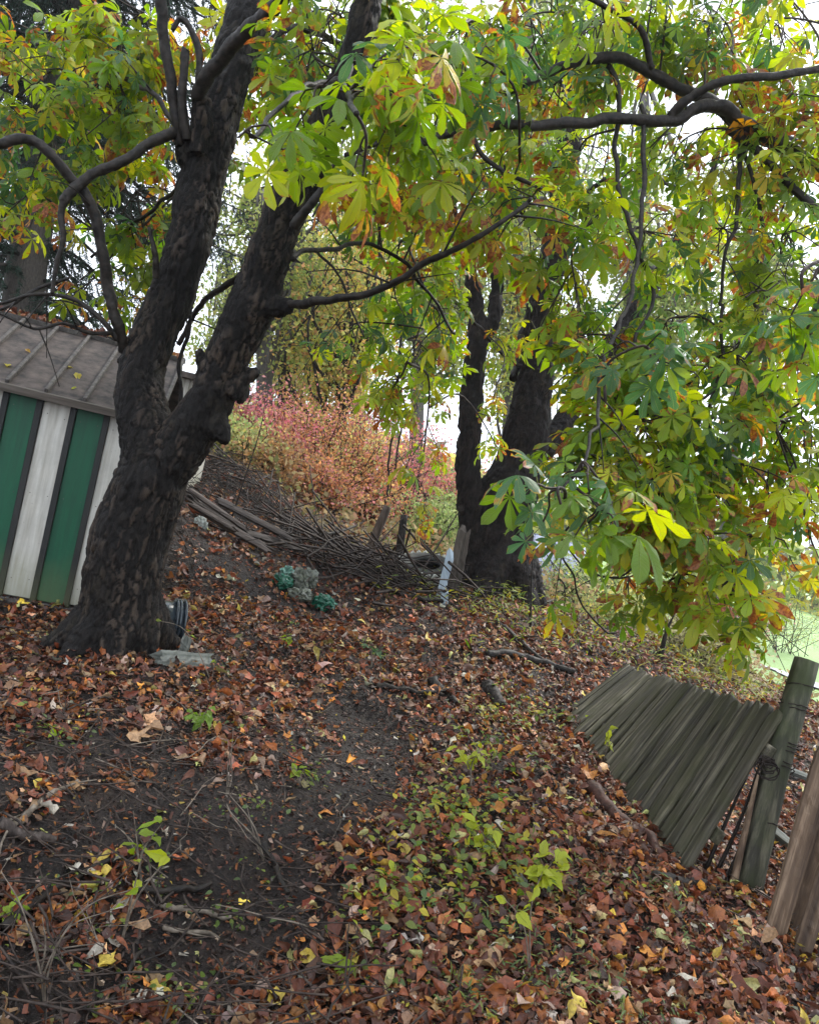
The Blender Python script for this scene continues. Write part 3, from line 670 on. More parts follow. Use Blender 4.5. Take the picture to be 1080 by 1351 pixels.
B(np.vstack([sp[22], pix_poly([(1170, 240, 5.5), (1090, 225, 5.3), (1040, 200, 5.1), (975, 158, 5.0), (930, 140, 4.9), (880, 155, 4.8), (800, 158, 4.7), (720, 165, 4.6), (620, 172, 4.5), (548, 182, 4.4), (500, 186, 4.3), (455, 205, 4.2)])]), 19, 8, side=3)
B([(880, 152, 4.8), (905, 130, 4.75), (950, 108, 4.7), (1010, 101, 4.7), (1080, 90, 4.8)], 15, 9)
B([(960, 170, 5.1), (1000, 200, 5.0), (1060, 260, 4.9), (1100, 300, 4.9)], 14, 10, side=2)
B([(978, 180, 5.1), (976, 230, 5.0), (972, 290, 4.95), (955, 340, 4.9), (948, 400, 4.85)], 8, 4, side=4)
B([(978, 182, 5.1), (990, 230, 5.0), (1004, 290, 5.0), (1006, 330, 5.0), (990, 400, 4.9)], 7, 4, side=3)
B([(800, 84, 4.9), (812, 110, 4.85), (815, 160, 4.8), (812, 230, 4.7), (830, 300, 4.6), (862, 380, 4.5), (842, 440, 4.4), (824, 510, 4.4), (818, 560, 4.35)], 9, 4, side=5)
B([(860, 90, 4.8), (845, 40, 4.7), (800, 10, 4.6), (740, -20, 4.5)], 10, 6, side=3)
B([(620, 174, 4.5), (640, 210, 4.5), (690, 240, 4.4), (720, 252, 4.4)], 9, 5, side=3)
B([(948, 400, 4.85), (952, 470, 4.7), (935, 540, 4.6), (938, 640, 4.5), (930, 690, 4.4), (950, 750, 4.3), (975, 800, 4.25), (988, 812, 4.2)], 6, 3.5, side=6)
B([(845, 140, 4.8), (850, 250, 4.6), (838, 330, 4.4), (830, 400, 4.0), (800, 470, 3.6), (785, 540, 3.2), (770, 600, 2.8), (745, 660, 2.5)], 8, 4, side=4)
B([(990, 400, 4.9), (1000, 430, 4.7), (960, 500, 4.5), (900, 540, 4.3), (880, 600, 4.2), (868, 660, 4.1)], 6, 3.5, side=5)
B([(818, 560, 4.35), (790, 600, 4.5), (770, 660, 4.6), (745, 700, 4.7), (750, 750, 4.8), (770, 800, 4.9), (810, 835, 5.0)], 5, 2.5, side=3)
B([(868, 660, 4.1), (850, 720, 4.2), (820, 760, 4.3), (780, 755, 4.4), (748, 722, 4.4)], 5, 2.5, side=3)
B([(1100, 300, 4.9), (1110, 360, 4.0), (1105, 400, 3.0), (1085, 420, 2.4)], 10, 7)
CL3 = [(860, 110, 5.6, 60, 40, .5, 24, 'std', 1), (990, 110, 5.4, 60, 50, .5, 30, 'yel', 1), (1060, 180, 6, 50, 50, .5, 24, 'pale', 1), (930, 20, 6, 80, 40, .6, 30, 'pale', 1), (1040, 10, 6, 60, 40, .6, 26, 'yel', 1), (800, 10, 6, 70, 30, .6, 24, 'std', 1), (1060, 440, 4.9, 35, 40, .4, 22, 'std', 1), (1065, 540, 4.9, 30, 40, .4, 20, 'std', 1), (1060, 690, 4.8, 30, 30, .3, 12, 'std', 1), (1070, 640, 5.2, 30, 50, .3, 16, 'pale', 1), (1075, 740, 5.0, 24, 20, .3, 6, 'yel', 1), (1020, 600, 5.0, 30, 30, .3, 14, 'std', 1), (620, 50, 5, 70, 60, .7, 50, 'std', 1), (700, 40, 5, 70, 50, .7, 46, 'deep', 1), (780, 50, 5, 70, 60, .7, 46, 'std', 1), (860, 50, 5.2, 70, 60, .7, 50, 'std', 1), (940, 50, 5.2, 70, 60, .7, 54, 'deep', 1), (1030, 50, 5.2, 70, 70, .7, 54, 'std', 1),
 (640, 130, 4.6, 60, 50, .5, 34, 'deep', 1), (730, 130, 5.2, 60, 40, .5, 26, 'std', 1), (1040, 150, 5.2, 60, 60, .6, 44, 'aut', 1), (960, 230, 5.3, 60, 50, .6, 34, 'yel', 1), (1050, 250, 5.2, 60, 50, .6, 44, 'std', 1),
 (900, 200, 5.4, 50, 40, .5, 22, 'std', 1), (840, 230, 5.2, 50, 40, .5, 20, 'std', 1), (760, 220, 5.2, 60, 40, .5, 24, 'deep', 1), (660, 240, 4.6, 70, 40, .5, 34, 'std', 1), (600, 250, 4.4, 60, 30, .4, 20, 'aut', 1), (690, 300, 4.6, 70, 40, .5, 34, 'aut', 1),
 (770, 320, 4.6, 60, 50, .5, 30, 'std', 1), (850, 330, 4.8, 50, 50, .5, 26, 'std', 1), (950, 320, 5, 60, 50, .5, 36, 'std', 1), (1040, 330, 4.8, 50, 50, .5, 36, 'deep', 1), (1010, 400, 4.6, 60, 40, .5, 34, 'std', 1),
 (760, 400, 4.6, 50, 50, .5, 28, 'std', 1), (715, 440, 4.8, 30, 40, .5, 8, 'yel', 1), (800, 460, 4.4, 60, 50, .5, 38, 'std', 1), (880, 440, 4.8, 50, 50, .5, 24, 'deep', 1), (890, 500, 4.3, 70, 50, .6, 50, 'deep', 1), (970, 480, 4.5, 60, 50, .5, 42, 'std', 1),
 (1050, 500, 4.5, 50, 50, .5, 40, 'deep', 1), (785, 520, 4.6, 45, 50, .5, 28, 'yel', 1), (840, 560, 4.2, 60, 50, .5, 46, 'std', 1), (920, 570, 4.3, 60, 50, .5, 48, 'deep', 1), (990, 570, 4.5, 40, 50, .5, 24, 'std', 1), (1060, 600, 4.6, 30, 40, .4, 14, 'std', 1),
 (735, 600, 4.8, 30, 30, .4, 9, 'yel', 1), (790, 620, 4.2, 60, 40, .5, 42, 'std', 1), (860, 640, 4.1, 60, 50, .5, 48, 'std', 1), (940, 650, 4.3, 60, 50, .5, 46, 'yel', 1), (1010, 650, 4.4, 40, 40, .4, 22, 'std', 1), (1055, 660, 4.6, 25, 30, .3, 8, 'std', 1),
 (850, 710, 4.3, 50, 40, .5, 34, 'yel', 1), (920, 720, 4.2, 60, 40, .5, 44, 'std', 1), (990, 720, 4.3, 40, 40, .4, 24, 'std', 1), (900, 765, 4.2, 50, 24, .4, 22, 'yel', 1), (960, 780, 4.2, 45, 30, .4, 28, 'std', 1), (830, 770, 4.5, 30, 24, .3, 11, 'yel', 1),
 (965, 835, 4.15, 36, 18, .25, 12, 'yel', .9), (745, 780, 4.8, 14, 14, .1, 3, 'std', .9),
 (735, 655, 2.35, 55, 30, .18, 12, 'blue', .78), (770, 620, 2.6, 50, 30, .2, 10, 'blue', .78), (790, 680, 2.6, 50, 30, .2, 9, 'deep', .95), (850, 470, 3.2, 60, 40, .3, 16, 'blue', .78), (1060, 370, 2.1, 50, 40, .18, 8, 'blue', .78), (1075, 420, 2.2, 40, 40, .2, 7, 'blue', .78), (620, 90, 3.8, 50, 50, .4, 24, 'blue', 1), (1000, 250, 6.5, 90, 70, .6, 40, 'pale', 1), (880, 620, 5.5, 90, 90, .6, 50, 'pale', 1), (1000, 470, 5.8, 80, 80, .6, 40, 'pale', 1)]
foliage(t3, s3, CL3, dens=1.35)

# ================================================================== striped shed behind the near tree
A0 = P(87, 799, 5.42); wa = math.radians(14); WX = np.array([math.cos(wa), math.sin(wa), 0]); WY = np.array([-math.sin(wa), math.cos(wa), 0])
shed = thing('shed', 'low garden shed with green and white striped boards under a mossy grey sheet roof', 'shed', A0)
SM = Matrix(((WX[0], WY[0], 0, A0[0]), (WX[1], WY[1], 0, A0[1]), (0, 0, 1, A0[2]), (0, 0, 0, 1))); shed.matrix_world = SM; bpy.context.view_layer.update()
M_GREEN = m_paint('green_paint', (.004, .085, .038), (.008, .03, .02), .5, .5); M_WHITE = m_paint('white_paint', (.60, .58, .52), (.24, .21, .15), .75)
M_DARKP = m_paint('dark_batten', (.012, .013, .012), (.05, .045, .04), .4); M_ROOF = m_plain('roof_felt', (.058, .044, .037), .75, 9, .8, bdist=.006)
M_SEAM = m_plain('roof_seam', (.085, .075, .068), .8, 30, .5)
H = 1.36; BW = .211
def child(name, g, mat, parent, M, **k): return link(name, g.mesh(name, mat, False) if isinstance(g, Geo) else g, parent, M=SM @ M, **k)
def bev_box(lo, hi, b=.004):
    bm_lo = np.array(lo, float); bm_hi = np.array(hi, float); g = Geo(); V = []
    for i in (0, 1):
        for j in (0, 1):
            for k in (0, 1):
                c = np.array([(bm_lo, bm_hi)[i][0], (bm_lo, bm_hi)[j][1], (bm_lo, bm_hi)[k][2]])
                s = np.array([1 - 2 * i, 1 - 2 * j, 1 - 2 * k])
                for a in range(3):
                    o = np.ones(3) * b; o[a] = 0; V.append(c + s * o)
    import bmesh
    bm = bmesh.new(); vs = [bm.verts.new(v) for v in V]; r = bmesh.ops.convex_hull(bm, input=vs)
    me = bpy.data.meshes.new('box'); bm.to_mesh(me); bm.free(); return me
def shared(me, mat, name):
    me = me.copy(); me.materials.append(mat); me.name = name; return me
bd = bev_box((0, 0, 0), (BW - .03, .02, H)); mg, mw = shared(bd, M_GREEN, 'wall_board'), shared(bd, M_WHITE, 'wall_board')
bt = shared(bev_box((-.02, -.016, -.01), (.02, .022, H)), M_DARKP, 'batten')
for k in range(-13, 2):
    me = mw if k % 2 == 0 else mg
    child('wall_board', me, None, shed, Matrix.Translation((k * BW + .015, rng.uniform(0, .006), rng.uniform(-.01, .01))))
    child('batten', bt, None, shed, Matrix.Translation((k * BW, 0, 0)) @ Matrix.Rotation(rng.uniform(-.006, .006), 4, 'Y'))
ng = Geo()
for k in range(-10, 2):
    for zz_ in (.12, .7, H - .12):
        for dx in (.035, BW - .065):
            a_ = np.arange(8) * pi / 4; c_ = np.array([k * BW + .015 + dx, -.0015, zz_ + .01 * rng.normal()]); V_ = np.vstack([c_, c_ + np.stack([np.cos(a_), a_ * 0, np.sin(a_)], 1) * .0035])
            ng.add(V_ @ np.array(SM.to_3x3()).T + A0, None, [(0, 1 + (i + 1) % 8, 1 + i) for i in range(8)])
ng.obj('nails', M_SEAM, shed, kind='stuff')
child('sill', shared(bev_box((-13 * BW, -.01, -.14), (2 * BW, .06, -.012)), M_SEAM, 'sill'), None, shed, Matrix())
child('side_wall', shared(bev_box((-.02, .03, -.1), (.02, 2.0, H + .05)), M_WHITE, 'side_wall'), None, shed, Matrix.Translation((2 * BW - .03, 0, 0)))
child('back_wall', shared(bev_box((-13 * BW, 2.0, -.1), (2 * BW, 2.03, H)), M_DARKP, 'back_wall'), None, shed, Matrix())
pitch = math.atan2(.50, 1.12); RW = BW * 1.13
rp = shared(bev_box((0, 0, 0), (RW - .006, 1.235, .012)), M_ROOF, 'roof_panel'); rs = shared(bev_box((-.012, -.004, 0), (.012, 1.23, .034)), M_SEAM, 'roof_seam')
RM = Matrix.Translation((0, -.11, H + .01)) @ Matrix.Rotation(pitch, 4, 'X')
RB = Matrix.Translation((0, 2.13, H + .01)) @ Matrix.Rotation(pi, 4, 'Z') @ Matrix.Rotation(pitch, 4, 'X')
xr = .33
for k in range(13):
    child('roof_panel', rp, None, shed, RM @ Matrix.Translation((xr - (k + 1) * RW, 0, .0)))
    child('roof_seam', rs, None, shed, RM @ Matrix.Translation((xr - k * RW, 0, .006)))
child('roof_slope', shared(bev_box((-xr, 0, 0), (13 * RW - xr, 1.235, .012)), M_ROOF, 'roof_slope'), None, shed, RB)
child('fascia', shared(bev_box((xr - 13 * RW, -.014, -.045), (xr + .01, .004, .012)), m_wood('fascia', [(.07, .06, .05), (.14, .12, .1), (.24, .21, .18)], 0), 'fascia'), None, shed, RM)
ry = -.11 + 1.235 * math.cos(pitch); rz = H + .01 + 1.235 * math.sin(pitch)
child('ridge_cap', shared(bev_box((xr - 13 * RW, ry - .05, rz - .01), (xr + .015, ry + .07, rz + .028)), M_SEAM, 'ridge_cap'), None, shed, Matrix())
# narrow white outhouse glimpsed through the fork
ob = P(228, 560, 8.2); ob[2] = gz(ob[0], ob[1]); oh = thing('outhouse', 'narrow white outhouse with grey corner board glimpsed through the fork of the near tree', 'outhouse', ob)
top = P(232, 496, 8.2)[2] - ob[2]
for k in range(3): link('wall_board', shared(bev_box((-.20 + k * .14, 0, 0), (-.065 + k * .14, .03, top)), M_WHITE, 'wall_board'), oh, M=Matrix.Translation(ob))
for x in (-.22, .24): link('corner_board', shared(bev_box((x - .035, -.02, 0), (x + .035, .05, top)), M_SEAM, 'corner_board'), oh, M=Matrix.Translation(ob))
link('wall', shared(bev_box((-.2, .03, 0), (.22, .7, top)), M_WHITE, 'wall'), oh, M=Matrix.Translation(ob))
link('roof', shared(bev_box((-.3, -.12, top), (.28, .8, top + .06)), M_ROOF, 'roof'), oh, M=Matrix.Translation(ob))

# ================================================================== collapsed picket fence
M_PICK = m_wood('picket_wood', [(.008, .007, .0045), (.050, .044, .03), (.22, .195, .14)], 2, .85, 1., (.045, .045, .02))
M_POST = m_wood('post_wood', [(.008, .008, .006), (.032, .030, .021), (.12, .11, .075)], 2, .8, .8, (.04, .05, .017))
M_BROWN = m_wood('weathered_board', [(.02, .011, .007), (.09, .058, .036), (.27, .19, .125)], 2, .85, .7)
M_GREYW = m_wood('grey_plank', [(.04, .045, .04), (.10, .105, .09), (.2, .2, .175)], 2, .85, .8)
M_WIRE = m_plain('rusty_wire', (.03, .022, .018), .7, 50, .5, .6)
f0 = np.array([1.64, 3.76, 0]); f1 = np.array([1.40, 5.85, 0]); f0[2] = gz(*f0[:2]) - .02; f1[2] = gz(*f1[:2]) - .06
g0 = P(1026, 936, 3.93); g1 = P(828, 880, 6.35)
fence = thing('picket_fence', 'collapsed panel of dark round topped pickets leaning downhill against its post', 'fence', f0); bpy.context.view_layer.update()
def picket_mesh(seed):
    r = np.random.default_rng(seed); n = 12; seg = 12; g = Geo(); rows = []
    for k in range(n):
        t = k / (n - 1); t2 = t if k < n - 4 else [.955, .98, .993, 1.0][k - n + 4]
        if k == n - 5: t2 = .92
        w = .0375 * (1 if t2 < .93 else max(.12, math.sqrt(max(0, 1 - ((t2 - .93) / .07) ** 2)))) * (1 + .08 * math.sin(t * 9 + seed)); row = []
        for j in range(seg):
            a = 2 * pi * j / seg; x = math.cos(a) * w; y = -math.sin(a) * (.040 if math.sin(a) > 0 else .006)
            kk = r.uniform(-.0022, .0022); row.append((x + kk + .006 * math.sin(t * 5 + seed), y + kk - .004 * math.cos(a * 4 + seed), t2))
        rows += row
    V = np.array(rows); i = np.arange(n - 1)[:, None] * seg; j = np.arange(seg)[None]; j2 = (j + 1) % seg
    q = np.stack([i + j, i + j2, i + seg + j2, i + seg + j], -1).reshape(-1, 4); b = (n - 1) * seg; V = np.vstack([V, [[0, 0, 0]], [[0, 0, 1.002]]]); jj = np.arange(seg)
    return g.add(V, q, np.vstack([np.stack([jj * 0 + len(V) - 2, (jj + 1) % seg, jj], 1), np.stack([jj * 0 + len(V) - 1, b + jj, b + (jj + 1) % seg], 1)])).mesh('picket', M_PICK)
PK = [picket_mesh(s) for s in range(6)]
NP = 26
for k in range(NP):
    t = (k / (NP - 1)) ** .93; b = f0 * (1 - t) + f1 * t; e = g0 * (1 - t) + g1 * t
    b = b + rng.normal(size=3) * .006; e = e + rng.normal(size=3) * [.004, .007, .008]; e[2] += .008 * math.sin(k * 1.3)
    z = e - b; L = np.linalg.norm(z); z = z / L; along = unit(f1 - f0 + g1 - g0); x = unit(along - z * (along @ z)); y = np.cross(z, x); a = rng.normal() * .07
    x, y = x * math.cos(a) + y * math.sin(a), y * math.cos(a) - x * math.sin(a)
    M = Matrix(np.vstack([np.stack([x * rng.uniform(.92, 1.12), y, z * L], 1).T, b]).T.tolist() + [[0, 0, 0, 1]])
    link('picket', PK[k % 6], fence, M=M)
for s in (.28, .78):
    a = f0 * (1 - s) + g0 * s; b = f1 * (1 - s) + g1 * s; z = b - a; L = np.linalg.norm(z); z /= L
    nn = unit(np.cross(z, g0 - f0)); nn = nn if nn[0] > 0 else -nn; x = np.cross(nn, z)
    M = Matrix(np.vstack([np.stack([x, nn, z], 1).T, a + nn * .04 - z * .05]).T.tolist() + [[0, 0, 0, 1]])
    link('rail', shared(bev_box((-.035, -.015, 0), (.035, .03, L + .1)), M_PICK, 'rail'), fence, M=M)
# split stakes and rods dangling between the panel and its post
g = Geo()
for k, (a, b) in enumerate([((905, 1150, 3.85), (990, 985, 3.95)), ((925, 1160, 3.85), (1000, 990, 3.98)), ((938, 1165, 3.86), (1005, 1000, 3.92)), ((890, 1140, 4.0), (975, 1010, 4.1)), ((955, 1168, 3.8), (1008, 1010, 3.88))]):
    pa, pb = P(*a), P(*b); pa[2] = min(pa[2], gz(pa[0], pa[1]) + .01); s = spline([pa, (pa + pb) / 2 + rng.normal(size=3) * .012, pb], 8)
    g = Geo(); g.tube(s, np.linspace(.011, .005, 8), 6); g.obj('splinter', M_BRANCH, fence)

def round_post(name, label, a, b, r0, r1, mat, parent=None, top_slope=.15, seg=20, **kw):
    a = np.array(a); b = np.array(b); n = 14; s = spline([a, (a + b) / 2 + rng.normal(size=3) * .008, b], n)
    V, q, t = tube(s, np.linspace(r0, r1, n), seg)
    ang = np.arange(seg) * 2 * pi / seg
    ring = 1 + .05 * np.sin(ang * 3 + 1) + .035 * np.sin(ang * 7) + .03 * np.sin(ang * 11 + 2)
    for k in range(n):
        c = s[k]; sl = slice(k * seg, (k + 1) * seg); V[sl] = c + (V[sl] - c) * (ring * (1 + .02 * rng.normal(size=seg)))[:, None]
    return Geo().add(V, q, t)
pb = G(985, 1174); pb = P(985, 1174, 3.78); pb[2] = min(pb[2], gz(pb[0], pb[1])) - .03; pt = P(1063, 871, 3.98)
post = thing('fence_post', 'thick round green-stained fence post wrapped in wire beside the fallen picket panel', 'post', pb)
round_post('post', '', pb, pt, .066, .060, M_POST).obj('shaft', M_POST, post)
ax = unit(pt - pb); u1 = unit(np.cross(ax, [0, 1, 0])); u2 = np.cross(ax, u1)
def wire_loop(tt, r, tilt, turns=1.0, wob=.006):
    a = np.linspace(0, 2 * pi * turns, int(28 * turns)); c = pb + (pt - pb) * tt
    return c + (u1 * np.cos(a)[:, None] + u2 * np.sin(a)[:, None]) * r + ax * (np.sin(a) * tilt + a * .003)[:, None] + rng.normal(size=(len(a), 3)) * wob * .3
for tt, tl, tn in ((.60, .012, 3), (.30, .01, 1), (.78, .006, 2), (.88, .012, 1), (.52, .03, 2)):
    g = Geo(); g.tube(wire_loop(tt, .068, tl, tn), .0028, 5); g.obj('wire', M_WIRE, post)
for k in range(3):
    c = P(1012, 1005 + k * 6, 3.72); a = np.linspace(0, 2 * pi * 2.5, 40); r = .022 + .008 * k
    s = c + np.stack([np.cos(a) * r * 1.4, np.sin(a * .5) * .02, np.sin(a) * r], 1) + rng.normal(size=(40, 3)) * .003
    g = Geo(); g.tube(s, .0035, 5); g.obj('wire', M_WIRE, post)
# splintered board lashed to the post foot
a, b = P(966, 1172, 3.72), P(1002, 1010, 3.86); a[2] -= .04
g = Geo(); g.tube(spline([a, b], 6), [.02, .018, .016, .014, .01, .004], 5); g.obj('split_lath', M_BROWN, post)

def rough_board(name, a, b, w, th, mat, parent, seed=0, face=(-.2, -1, 0), pointed=0, split=0, nx=5, nz=16, **kw):
    r = np.random.default_rng(seed); a = np.array(a, float); b = np.array(b, float); z = b - a; L = np.linalg.norm(z); z = z / L
    y = np.array(face, float); y = unit(y - z * (y @ z)); x = np.cross(y, z); V = []
    for k in range(nz):
        t = k / (nz - 1)
        for side in (1, -1):
            for j in range(nx):
                u = -1 + 2 * j / (nx - 1); ww = w / 2 * (1 + .06 * math.sin(t * 7 + seed) + .03 * r.normal())
                endj = (.03 * r.normal() if k in (0, nz - 1) else 0) * (1 + pointed * 2); nar = 1 - (.75 * pointed if k == nz - 1 else 0)
                V.append((x * u * ww * nar + y * side * (th / 2 * (1 - .25 * u * u)) * (1 + .12 * r.normal()) + z * (t * L + endj * (.5 + L))).tolist())
    V = np.array(V); q = []; m = nx * 2
    idx = lambda k, s, j: k * m + (j if s == 0 else nx + (nx - 1 - j))
    ring = list(range(nx)) + [nx + j for j in range(nx - 1, -1, -1)]
    for k in range(nz - 1):
        for j in range(m):
            p0, p1 = ring[j], ring[(j + 1) % m]; q.append((k * m + p0, k * m + p1, (k + 1) * m + p1, (k + 1) * m + p0))
    for k in (0, nz - 1):
        for j in range(nx - 1): q.append((k * m + j, k * m + nx + j, k * m + nx + j + 1, k * m + j + 1) if k == 0 else (k * m + j, k * m + j + 1, k * m + nx + j + 1, k * m + nx + j))
    # object space runs along the board so that the grain does too
    Rm = np.stack([x, y, z], 1); g = Geo().add(V @ Rm, np.array(q))
    M = Matrix(np.vstack([Rm.T, a]).T.tolist() + [[0, 0, 0, 1]])
    return link(name, g.mesh(name, mat, False), parent, M=M, **kw)

br = P(1040, 1200, 3.3); br[2] = gz(br[0], br[1]); pal = thing('broken_paling', 'cracked brown boards standing at the lower right edge beside the round post', 'fence', br); bpy.context.view_layer.update()
def onground(px, py, d, dz=-.03):
    p = P(px, py, d); p[2] = min(p[2], gz(p[0], p[1])) + dz; return p
for sd, (a, b, w) in enumerate([((1030, 1198, 3.35), (1092, 985, 3.5), .085), ((1052, 1205, 3.5), (1120, 985, 3.7), .09), ((1068, 1212, 3.3), (1110, 1080, 3.4), .07), ((1110, 1230, 3.3), (1170, 960, 3.5), .11)]):
    rough_board('paling', onground(*a), P(*b), w, .034, M_BROWN, pal, sd + 3, nz=24)
for k, (a, b, w, lab) in enumerate([((985, 1080, 4.7), (1090, 1170, 4.0), .07, 'long grey fence rail on the ground behind the round post'), ((1000, 1010, 5.6), (1090, 1045, 5.3), .08, 'short grey rail fallen on leaves behind the top of the post')]):
    pa, pb_ = G(*a[:2]), G(*b[:2]); pa[2] += .05; pb_[2] += .05
    rough_board('fence_rail', pa, pb_, w, .04, M_GREYW, None, 20 + k, face=(0, -.3, 1), label=lab, cat='rail', group='fallen fence rails')

# ================================================================== small things about the ground
# grey plank and stub post right of the trunk foot
pa, pb_ = P(207, 866, 4.35), P(283, 845, 4.55)
for p in (pa, pb_): p[2] = gz(p[0], p[1]) + .04
rough_board('plank', pa, pb_, .085, .06, M_GREYW, None, 31, face=(0, -1, .5), label='short weathered grey plank lying at the foot of the near tree', cat='plank')
pa = P(243, 850, 4.6); pa[2] = gz(pa[0], pa[1]) - .03
rough_board('stub_post', pa, pa + [.01, 0, .15], .05, .04, M_GREYW, None, 32, label='little grey wooden stake standing behind the short grey plank', cat='stake')
# bucket on its side
bc = P(222, 803, 4.95); bc[2] = gz(bc[0], bc[1]) + .12; M_BUCK = m_plain('bucket_plastic', (.035, .045, .055), .22, 30, .5, 0, .6); M_BLUE = m_plain('blue_plastic', (.05, .16, .34), .4, 30, .3); M_PALE = m_plain('label_paper', (.45, .43, .42), .6, 12, .2)
buck = thing('bucket', 'black plastic bucket lying on its side behind the near tree, blue inside', 'bucket', bc); bpy.context.view_layer.update()
bz = unit([.86, .38, .02]); bx = unit(np.cross(bz, [0, 0, 1])); by = np.cross(bz, bx); BR = np.stack([bx, by, bz], 1)
def lathe(prof, seg=36):
    a = np.arange(seg) * 2 * pi / seg; V = np.array([[r * math.cos(t), r * math.sin(t), z] for r, z in prof for t in a]); n = len(prof)
    i = np.arange(n - 1)[:, None] * seg; j = np.arange(seg)[None]; return V, np.stack([i + j, i + (j + 1) % seg, i + seg + (j + 1) % seg, i + seg + j], -1).reshape(-1, 4)
def put(prof, name, mat):
    V, q = lathe(prof); return Geo().add(V @ BR.T + bc, q).obj(name, mat, buck)
put([(.001, -.12), (.105, -.12), (.110, -.11), (.128, .09), (.122, .09), (.10, -.105), (.001, -.108)], 'body', M_BUCK)
for z in (.092, .062, .042): put([(.124, z), (.141, z), (.143, z + .008), (.141, z + .014), (.124, z + .014)], 'rim', M_BUCK)
put([(.001, .098), (.117, .098), (.120, .104), (.112, .110), (.001, .108)], 'lid', M_BLUE)
V, q = lathe([(.1215, -.03), (.1245, .03)]); sel = (q % 36 < 9).all(1); Geo().add(V @ BR.T + bc, q[sel]).obj('label', M_PALE, buck)

# crumpled bags
def crumple(c, size, seed, mat, name, parent=None, squash=.6, **kw):
    import bmesh
    bm = bmesh.new(); bmesh.ops.create_icosphere(bm, subdivisions=4, radius=1); me = bpy.data.meshes.new(name); bm.to_mesh(me); bm.free()
    n = len(me.vertices); co = np.zeros(n * 3, np.float32); me.vertices.foreach_get('co', co); co = co.reshape(-1, 3).astype(float)
    f1_, f2_, idv = worley(co * 1.9 + seed * 7, seed); d = 1 + .5 * fbm(co * 1.2 + seed, 2, seed) - .55 * np.abs(vnoise(co * 1.7 + seed, seed + 2)) - .2 * np.abs(vnoise(co * 3.6 + seed, seed + 4)) + .2 * (f2_ - f1_)
    co = co * d[:, None] * size * [1, .8, squash] + np.array([fbm(co * 5, 2, seed + 5), fbm(co * 5, 2, seed + 6), fbm(co * 5, 2, seed + 7)]).T * .22 * size
    me.vertices.foreach_set('co', (co + c).astype(np.float32).ravel()); me.materials.append(mat)
    for p in me.polygons: p.use_smooth = False
    return link(name, me, parent, **kw)
M_BAGG = m_plain('green_film', (.02, .14, .085), .25, 9, .5, 0, .6, .25); M_BAGL = m_plain('pale_green_film', (.14, .30, .24), .22, 14, .5, 0, .6, .3); M_BAGD = m_plain('dirty_film', (.13, .14, .11), .35, 18, .7, 0, .5, .1)
def bag(px, py, d, size, seed, mat, label, squash=.6, group='plastic bags dumped by the brush pile', name='plastic_bag'):
    p = P(px, py, d); p[2] = gz(p[0], p[1]) + size * .35
    return crumple(p, size, seed, mat, name, squash=squash, label=label, cat='bag', group=group)
bag(378, 762, 7.4,   .095, 3, M_BAGL, 'pale green crumpled bag at the top left of the bag heap', .8)
bag(372, 778, 7.2, .11, 4, M_BAGG, 'dark green crumpled bag lowest at the left of the bag heap', .7)
bag(402, 766, 7.3, .14, 5, M_BAGD, 'dirty grey-green bag standing up in the middle of the heap', 1.1)
bag(428, 786, 7.1, .115, 6, M_BAGG, 'bright green bag at the right of the bag heap', .75)
bag(398, 786, 7.1, .12, 11, M_BAGD, 'soiled flattened bag in front of the standing grey-green one', .6)
bag(258, 722, 7.6, .075, 8, m_plain('white_film', (.5, .54, .52), .35, 20, .3, trans=.2), 'small white plastic scrap among the planks behind the near tree', .9, None)
bag(592, 1072, 2.9, .035, 9, M_BAGG if 0 else m_plain('dark_film', (.025, .04, .045), .25, 20, .4), 'dark scrap of sheeting beside the soil path', .4, None)

# blue-grey gutter pieces and the leaning board by the old chestnut
M_GUT = m_paint('blue_grey_paint', (.36, .44, .52), (.2, .2, .18), .4, .4)
pa = onground(590, 812, 8.4, .02); pb_ = P(612, 700, 8.5)
rough_board('leaning_board', pa, pb_, .14, .035, m_wood('dark_board', [(.03, .024, .018), (.075, .06, .048), (.15, .125, .1)], 2, .8), None, 41, label='dark weathered board leaning before the cleft trunk of the old chestnut', cat='board')
for k, (a, b, w, lab) in enumerate([((572, 822, 8.2), (594, 732, 8.35), .085, 'longer pale blue-grey metal strip leaning on the dark board'), ((586, 818, 8.0), (586, 782, 8.05), .07, 'short pale blue-grey strip upright beside the longer one'), ((571, 826, 8.0), (573, 806, 8.05), .075, 'smallest pale blue-grey strip at the foot of the longer one')]):
    p0 = onground(*a, .02); rough_board('metal_strip', p0, P(*b), w, .03, M_GUT, None, 50 + k, label=lab, cat='strip', group='blue-grey strips')
# two leaning stakes before the red shrubs
for k, (a, b, r0, lab) in enumerate([((482, 742, 9.6), (511, 668, 9.7), .062, 'brown stake leaning right in front of the red shrubs'), ((522, 757, 9.3), (533, 679, 9.35), .052, 'darker upright stake, nearer the old chestnut of the two')]):
    p0 = onground(*a, -.05); g = round_post('', '', p0, P(*b), r0, r0 * .8, M_BRANCH, seg=12); g.obj('stake', m_wood('stake_wood', [(.03, .02, .015), (.08, .055, .04), (.14, .1, .075)], 2) if k == 0 else M_BRANCH, None, label=lab, cat='stake', group='leaning stakes')
